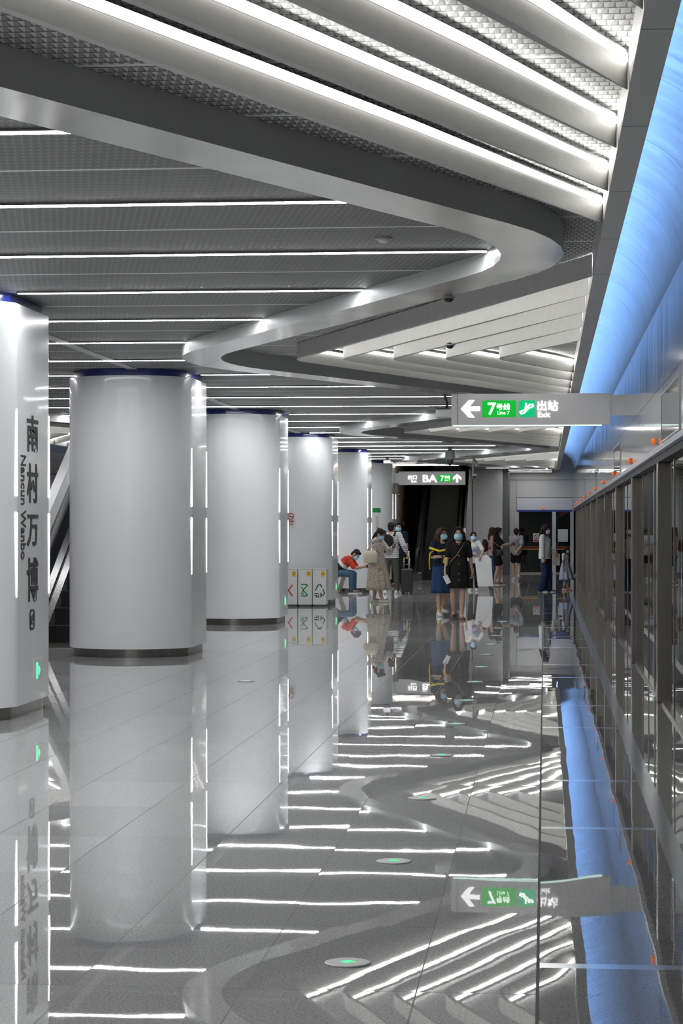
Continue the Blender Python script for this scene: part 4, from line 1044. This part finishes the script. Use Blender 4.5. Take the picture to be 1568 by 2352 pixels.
def phone_at(f, sd, label, m=M_BLACK, w=.072, h=.145, name='phone', cat='phone', drop=.0, face=False):
    p, d, side, pal = f.hold[sd]; p = f.W(p+Vector((0, 0, -drop))); t = thing(name, p, label, cat)
    a = f.t.rotation_euler.z; Rz = Matrix.Rotation(a, 3, 'Z'); dv = Rz @ d; sv = Rz @ side
    if face: dv, sv = Vector((.45, 0, -.89)), Vector((.89, 0, .45)); p = p+Vector((.02, -.03, -.05)); t.location = p
    nv = dv.cross(sv).normalized(); mb = MB()
    vs = [p + dv*(y*h/2) + sv*(x*w/2) + nv*(z*.005) for z in (-1, 1) for y in (-1, 1) for x in (-1, 1)]
    mb.add(vs, [(0, 2, 3, 1), (4, 5, 7, 6), (0, 1, 5, 4), (2, 6, 7, 3), (0, 4, 6, 2), (1, 3, 7, 5)]); mb.build('case', m, t)
    return t

# 1 woman in the black dress, walking towards the viewer
f = Fig('woman in short black dress and blue mask walking ahead with a white phone', -1.50, 38.25, 2, 1.62, M_SKIN,
        legs={'L': (.05, -.13, .075), 'R': (-.085, .16, .11)}, hands={'R': (-.245, -.10, .79), 'L': (.25, .06, .76)}, head=(-4, -2), curl=.75)
f.hair(M_HAIR, 'long', .27); f.mask(M_MASK)
f.top('dress_bodice', K_BLACK, t0=.03, e=.017, sleeve=.80); sk = f.skirt('dress_skirt', K_BLACK, 1.08, .55, (.15, .118), (.205, .17), 7, .006)
for z in (1.32, 1.12, .97, .80, .69):
    mb = MB(); y = -.118 if z > 1.1 else -.135-.06*(1-z)/.4; mb.ellip((.005, y, z), (.009, .005, .009), None, 8, 5); mb.build('button', M_CREAM, sk if z < 1.1 else f.t, True, False)
for sd in 'LR': f.shoe(sd, M_SHOEBR, None, .03)
phone_at(f, 'R', 'white phone held low in the hand of the woman in the black dress', M_WHITE, .085, .155, face=True)
t = thing('shoulder_bag', f.W((-.19, -.05, .93)), 'small black bag on a thin gold strap across the black dress', 'bag')
f.strap('strap', mat('gold_chain', (.45, .32, .12), .3, metal=.8), [(.10, .05, 1.36), (.10, -.06, 1.35), (.06, -.118, 1.27), (-.03, -.13, 1.13), (-.14, -.12, 1.02), (-.19, -.06, .95)], .006, t)
mb = MB(); q = f.W((-.19, -.04, .85)); mb.box(q.x-.035, q.x+.03, q.y-.08, q.y+.08, q.z-.08, q.z+.09); mb.build('pouch', K_BLACK, t, bevel=.015)

# 2 woman in the blue dress beside her
f = Fig('woman with glasses in a belted blue dress and white sneakers holding yellow straps', -1.86, 39.55, 28, 1.60, M_SKIN,
        legs={'R': (-.10, -.10, .075), 'L': (.09, .14, .13)}, hands={'R': (-.06, -.26, 1.10), 'L': (.25, .0, .80)}, elbow={'R': (-.7, .2, -.7)}, head=(22, -10), curl=.6)
f.hair(M_HAIRB, 'long', .33); f.mask(M_MASK)
f.top('dress_bodice', K_NAVY, t0=.06, e=.018, sleeve=.85, loose=.01)
sk = f.skirt('dress_skirt', K_DENIM, 1.09, .43, (.14, .108), (.225, .20), 8, .01)
mb = MB(); mb.loft([[(.148*math.cos(2*PI*i/32), .114*math.sin(2*PI*i/32), z) for i in range(32)] for z in (1.075, 1.10)]); mb.build('belt', M_LIGHTG, f.t, True, False)
for sd in 'LR':
    f.shoe(sd, M_SHOEW, M_LIGHTG, .07); h_, kn, an, k = f.legs[sd]; mb = MB(); mb.tube([an+Vector((0, 0, -.01)), an+Vector((0, 0, .045))], [.038, .040], 12); mb.build('sock', M_YELLOW, f.t, True, False)
hp = lambda x, y, z: f.hc+f.H @ Vector((x, y, z))
gl = None
for k in (-1, 1):
    mb = MB(); mb.tube([hp(k*.033+.024*math.cos(2*PI*i/12), -.098, .006+.02*math.sin(2*PI*i/12)) for i in range(13)], .0025, 5); g_ = mb.build('glasses_rim', M_BLACK, f.t, True, False)
    mb = MB(); mb.tube([hp(k*.057, -.098, .01), hp(k*.08, .01, .01)], .0022, 5); mb.build('glasses_arm', M_BLACK, g_, True, False)
t = thing('yellow_strap', f.W((-.15, -.25, 1.12)), 'bright yellow strap bundle held over the arm of the woman in the blue dress', 'strap')
pts = [(-.26, -.03, 1.26), (-.16, -.24, 1.20), (-.03, -.30, 1.23), (.02, -.27, 1.17), (-.07, -.27, 1.06), (-.08, -.26, .98)]
f.strap('loop', M_YELLOW, pts, .021, t); f.strap('tail', M_YELLOW, [(-.20, -.12, 1.22), (-.29, -.12, 1.16), (-.30, -.11, 1.02), (-.29, -.11, .86)], .012, t)
f.strap('cord', M_BLACK, [(-.17, -.16, 1.17), (-.10, -.27, 1.10), (-.12, -.24, 1.02)], .016, t)

# 3 woman in the floral dress
f = Fig('woman in a long floral dress and blue mask looking down at her phone', -3.58, 46.8, 66, 1.60, M_SKIN,
        legs={'R': (-.08, -.14, .075), 'L': (.08, .14, .08)}, hands={'L': (.10, -.33, 1.20), 'R': (-.19, -.10, .82)}, elbow={'L': (.6, .2, -.8)}, head=(8, 26), curl=.8)
f.hair(M_HAIR, 'tied', .1); f.mask(M_MASK)
f.top('dress_bodice', K_FLORAL, t0=.10, e=.022, sleeve=1.75, loose=.016)
f.skirt('dress_skirt', K_FLORAL2, 1.10, .27, (.14, .115), (.27, .27), 11, .014)
mb = MB(); mb.loft([[(.15*math.cos(2*PI*i/32), .122*math.sin(2*PI*i/32), z) for i in range(32)] for z in (1.08, 1.11)]); mb.build('sash', K_FLORAL, f.t, True, False)
mb = MB(); mb.tube([f.P(.47, .075*math.cos(a*PI/8), .07*math.sin(a*PI/8)) for a in range(17)], .02, 8); mb.build('collar', M_CREAM, f.t, True, False)
for sd in 'LR':
    o = f.shoe(sd, M_SHOEW, M_CREAM, .03); h_, kn, an, k = f.legs[sd]; mb = MB(); mb.ellip(an+Vector((k*.02, -.11, -.02)), (.035, .02, .012)); mb.build('bow', M_BLACK, o, True, False)
phone_at(f, 'L', 'dark phone the woman in the floral dress is looking at')
t = thing('tote_bag', f.W((-.24, .03, .98)), 'cream canvas bag hanging from the shoulder of the woman in the floral dress', 'bag')
mb = MB(); A_ = [f.W((-.235+.075*math.cos(a)*q, .04+.17*math.sin(a)*q, z)) for z, q in ((.86, .9), (.90, 1.05), (1.02, 1.0), (1.13, .75)) for a in [2*PI*i/20 for i in range(20)]]
mb.loft([A_[i*20:(i+1)*20] for i in range(4)]); mb.build('sack', M_CREAM, t, True)
f.strap('strap', M_CREAM, [(-.23, -.08, 1.10), (-.19, -.03, 1.30), (-.15, .0, 1.395), (-.18, .06, 1.30), (-.23, .14, 1.10)], .014, t)

# 4 man in the striped shirt with suitcase
f = Fig('man seen from behind in a striped long-sleeved shirt with black backpack', -3.70, 52.6, 168, 1.75, M_SKIN2, male=True,
        legs={'R': (-.11, -.10, .075), 'L': (.10, .10, .085)}, hands={'L': (-.02, -.22, 1.05), 'R': (-.36, -.06, .90)}, head=(6, 4), curl=.9)
f.hair(M_HAIR, 'short'); f.top('shirt', K_STRIPE, t0=-.06, e=.018, sleeve=1.55, loose=.008)
f.trousers('trousers', K_OLIVE, .97, (.096, .072, .058))
for sd in 'LR': f.shoe(sd, M_SHOEW, M_WHITE)
t = thing('backpack', f.W((.03, .18, 1.15)), 'black backpack on the back of the man in the striped shirt', 'bag')
mb = MB(); rings = []
for z, w, d in ((.93, .10, .04), (.97, .14, .065), (1.15, .15, .075), (1.28, .13, .06), (1.34, .06, .03)):
    rings.append([f.W((.04+w*math.copysign(abs(math.cos(a))**.6, math.cos(a)), .175+d*math.copysign(abs(math.sin(a))**.6, math.sin(a)), z)) for a in [2*PI*i/20 for i in range(20)]])
mb.loft(rings); mb.build('sack', K_BLACK, t, True)
for k in (-1, 1): f.strap('strap', K_BLACK, [(k*.10, .12, 1.31), (k*.12, .02, 1.405), (k*.12, -.10, 1.36), (k*.125, -.135, 1.2), (k*.14, -.02, 1.0)], .022, t)
SX = f.W(f.hold['R'][0]); hx = SX.x
t = thing('suitcase', (-3.30, 52.45, 0), 'black upright suitcase with raised handle beside the man in the striped shirt', 'suitcase')
mb = MB(); mb.box(-3.435, -3.165, 52.33, 52.6, .055, .62); mb.build('shell', M_BLACK, t, bevel=.03)
for q in range(3):
    mb = MB(); mb.box(-3.37+q*.06, -3.355+q*.06, 52.322, 52.335, .12, .56); mb.build('rib', M_RUBBER, t)
mb = MB(); mb.tube([(-3.38, 52.52, .60), (-3.38, 52.52, SX.z), (-3.24, 52.52, SX.z), (-3.24, 52.52, .60)], .012, 8); mb.build('handle', M_STEELB, t, True)
for x in (-3.40, -3.20):
    for y in (52.36, 52.57):
        mb = MB(); mb.tube([(x-.012, y, .03), (x+.012, y, .03)], .03, 12); mb.build('wheel', M_RUBBER, t, True)

# 5 man in the navy polo
f = Fig('man in navy polo shirt and pale blue mask facing the viewer behind others', -4.0, 59.6, 8, 1.76, M_SKIN2, male=True,
        legs={'L': (.10, -.06, .075), 'R': (-.10, .08, .08)}, head=(6, 2))
f.hair(M_HAIR, 'short'); f.mask(M_MASK); f.top('polo_shirt', K_NAVY, t0=-.06, e=.016, sleeve=.75, loose=.006); f.trousers('trousers', K_BLACK, .98, (.095, .07, .056))
mb = MB(); mb.tube([f.P(.475, .08*math.cos(a*PI/8), .07*math.sin(a*PI/8)) for a in range(17)], .018, 8); mb.build('collar', K_NAVY, f.t, True, False)
for sd in 'LR': f.shoe(sd, M_SHOEB, M_RUBBER)

# 6 seated man
f = Fig('seated man in red, white and black polo shirt leaning forward over his phone', -5.10, 53.15, 84, 1.70, M_SKIN2, male=True, hip_z=.495,
        legs={'L': (.10, -.42, .075), 'R': (-.10, -.40, .075)}, hands={'L': (.07, -.66, .62), 'R': (-.05, -.67, .62)}, elbow={'L': (.5, .1, -1), 'R': (-.5, .1, -1)}, lean=46, head=(0, 52), curl=.7)
f.hair(M_HAIR, 'short'); f.mask(M_MASK)
def polo(p):
    t_ = (Vector(p)-f.hip).dot(f.U); return 0 if t_ < .22 else (1 if t_ < .30 else 2)
f.top('polo_shirt', [K_BLACK, K_WHITE, K_RED], t0=-.06, e=.018, sleeve=.85, colour=polo, loose=.01)
f.trousers('jeans', K_JEANS, .97, (.098, .075, .06), .06)
for sd in 'LR': f.shoe(sd, M_SHOEB, M_SHOEW)
phone_at(f, 'L', 'phone in the hands of the seated man in the red and black shirt')

# 7 woman with the white board
f = Fig('woman in white printed T-shirt and black trousers leaning beside a white board', -1.80, 55.4, -6, 1.50, M_SKIN,
        legs={'R': (-.06, .0, .075), 'L': (.08, .10, .085)}, hands={'L': (.24, -.27, .93), 'R': (-.22, .0, .80)}, elbow={'L': (.9, .3, -.2)}, lean=5, head=(24, -8), curl=1.0)
f.hair(M_HAIRD, 'bun'); f.mask(M_MASK); tp = f.top('t_shirt', K_WHITE, t0=-.10, e=.02, sleeve=.8, loose=.022); f.trousers('trousers', K_BLACK, .96, (.09, .064, .052), .05)
for sd in 'LR': f.shoe(sd, M_SHOEW, M_WHITE)
for nm, m_, a in (('blue_print', mat('blue_print', (.16, .22, .5), .7), (.0, .10, 1.09, 1.16)), ('pink_print', mat('pink_print', (.52, .34, .48), .7), (-.02, .10, .99, 1.085)), ('dark_print', mat('dark_print', (.1, .08, .2), .7), (-.02, .06, .955, .975))):
    mb = MB(); mb.loft([[(x, -.165-.03*(1.2-z)-(.012 if yy else 0), z) for x in (a[0], (a[0]+a[1])/2, a[1])] + [(x, -.12, z) for x in (a[1], a[0])] for z in (a[2], a[3]) for yy in (1,)]); mb.build(nm, m_, tp, False, False)
x0, z0 = at_y(1090, 1346, 55.15); x1, z1 = at_y(1130, 1290, 55.15)
t = thing('white_board', ((x0+x1)/2, 55.2, z0), 'large plain white board held upright beside the woman in the printed T-shirt', 'board')
mb = MB(); mb.prism([at_y(a, b, 55.15) for a, b in ((1090, 1283), (1097, 1347), (1132, 1347), (1128, 1284), (1118, 1274))], 'y', 55.14, 55.165); mb.build('sheet', M_PAPER, t)

# 8 woman in the black T-shirt with phone
f = Fig('long-haired woman in black T-shirt and shorts holding a phone with crossbody bag', -1.33, 61.5, 82, 1.62, M_SKIN,
        legs={'L': (.07, -.05, .075), 'R': (-.07, .06, .078)}, hands={'L': (.10, -.36, 1.14), 'R': (-.08, -.36, 1.16)}, elbow={'L': (.5, .2, -.9), 'R': (-.5, .2, -.9)}, head=(0, 8), curl=.8)
f.hair(M_HAIR, 'long', .30); f.top('t_shirt', K_BLACK, t0=-.14, e=.02, sleeve=.8, loose=.02); f.trousers('shorts', K_BLACK, .30, (.105, .10, .1), .05)
for sd in 'LR': f.shoe(sd, M_SHOEBR, M_SHOEW)
phone_at(f, 'L', 'phone held up by the long-haired woman in black T-shirt')
t = thing('shoulder_bag', f.W((-.20, -.10, .92)), 'small black bag with gold strap at the hip of the long-haired woman', 'bag')
mb = MB(); A_ = [f.W((-.215+.045*math.cos(a)*q, -.10+.11*math.sin(a)*q, z)) for z, q in ((.82, .8), (.86, 1), (.96, 1), (1.0, .8)) for a in [2*PI*i/16 for i in range(16)]]
mb.loft([A_[i*16:(i+1)*16] for i in range(4)]); mb.build('pouch', M_BLACK, t, True)
f.strap('strap', bpy.data.materials['gold_chain'], [(-.20, -.18, 1.0), (-.17, -.10, 1.08), (-.185, .08, 1.22), (-.10, .12, 1.34), (.05, .08, 1.40)], .008, t)

# 9 woman behind her
f = Fig('brown-haired woman in pale pink top and jeans standing behind the one in black', -1.50, 62.3, 100, 1.62, M_SKIN, legs={'L': (.07, -.04, .075), 'R': (-.07, .05, .075)}, hands={'R': (-.23, -.06, .86)})
f.hair(M_HAIRB, 'long', .34); f.top('top', K_PINK, t0=-.05, e=.018, sleeve=.9, loose=.01); f.trousers('jeans', K_JEANS, .97)
for sd in 'LR': f.shoe(sd, M_SHOEB, M_SHOEW)
t = thing('backpack', f.W((0, .19, 1.12)), 'dark brown backpack on the woman in the pale pink top', 'bag')
mb = MB(); rings = [[f.W((w*math.cos(a), .20+d*math.sin(a), z)) for a in [2*PI*i/18 for i in range(18)]] for z, w, d in ((.92, .09, .04), (.98, .13, .08), (1.15, .14, .085), (1.28, .10, .05))]
mb.loft(rings); mb.build('sack', cloth('brown_cloth', (.05, .02, .018)), t, True)
f.strap('strap', K_BLACK, [(-.11, .12, 1.27), (-.13, .0, 1.38), (-.14, -.10, 1.2), (-.13, .10, 1.0)], .016, t)

# 10 woman walking away
f = Fig('woman in loose grey T-shirt and black shorts walking away, hands clasped behind', -.86, 66.9, 184, 1.60, M_SKIN,
        legs={'R': (-.06, .20, .15), 'L': (.07, -.06, .075)}, hands={'L': (.03, .17, .89), 'R': (-.03, .18, .91)}, elbow={'L': (1, .4, 0), 'R': (-1, .4, 0)}, head=(0, 6), curl=.8)
f.hair(M_HAIR, 'bun'); f.top('t_shirt', K_GREY, t0=-.13, e=.02, sleeve=.85, loose=.035); f.trousers('shorts', K_BLACK, .30, (.10, .098, .1), .05)
for sd in 'LR': f.shoe(sd, M_SHOEW, M_WHITE)

# 11 woman in the white shirt and wide jeans
f = Fig('long-haired woman in white shirt and wide dark jeans facing the platform doors', .0, 54.6, 72, 1.68, M_SKIN,
        legs={'L': (.07, -.07, .075), 'R': (-.07, .05, .078)}, hands={'R': (-.20, -.02, .80), 'L': (.12, -.2, .95)}, elbow={'L': (.4, .2, -.9)}, head=(0, 0), curl=.6)
f.hair(M_HAIRD, 'long', .26); f.mask(M_MASKW); f.top('shirt', K_WHITE, t0=-.06, e=.02, sleeve=1.85, loose=.012); f.trousers('jeans', K_DJEANS, .98, (.098, .086, .105), .05)
for sd in 'LR': f.shoe(sd, M_SHOEB, M_SHOEW)
mb = MB(); mb.loft([f.sect(t_, rx, .05, .088+.02) for t_, rx in ((.06, .09), (.2, .085), (.34, .09), (.42, .05))]); mb.build('inner_top', K_GREYW, f.t, True, False)
q = f.W((.14, -.24, .80)); t = thing('paper_bag', q, 'pale paper bag in front of the woman in the white shirt', 'bag')
mb = MB(); mb.box(q.x-.06, q.x+.10, q.y-.04, q.y+.04, q.z-.16, q.z+.13); mb.build('sack', mat('kraft_paper', (.42, .40, .38), .7), t)
f.strap('handle', M_PAPER, [(.14, -.28, .92), (.14, -.24, 1.0), (.14, -.20, .92)], .008, t)

# 12 child
f = Fig('small girl in white top and pale blue skirt by the platform doors', .54, 56.0, 62, 1.12, M_SKIN2, child=True,
        legs={'L': (.06, -.05, .075), 'R': (-.06, .05, .078)}, head=(0, 4))
f.hair(M_HAIR, 'long', .2); f.mask(M_MASKW); f.top('t_shirt', K_WHITE, t0=.05, e=.02, sleeve=.6, loose=.01)
f.skirt('skirt', K_PALEB, 1.07, .40, (.14, .12), (.29, .27), 9, .02); f.trousers('leggings', K_PALEB, .78, (.085, .06, .052), .05)
for sd in 'LR': f.shoe(sd, mat('pink_sandal', (.5, .3, .25), .5), None, .04)
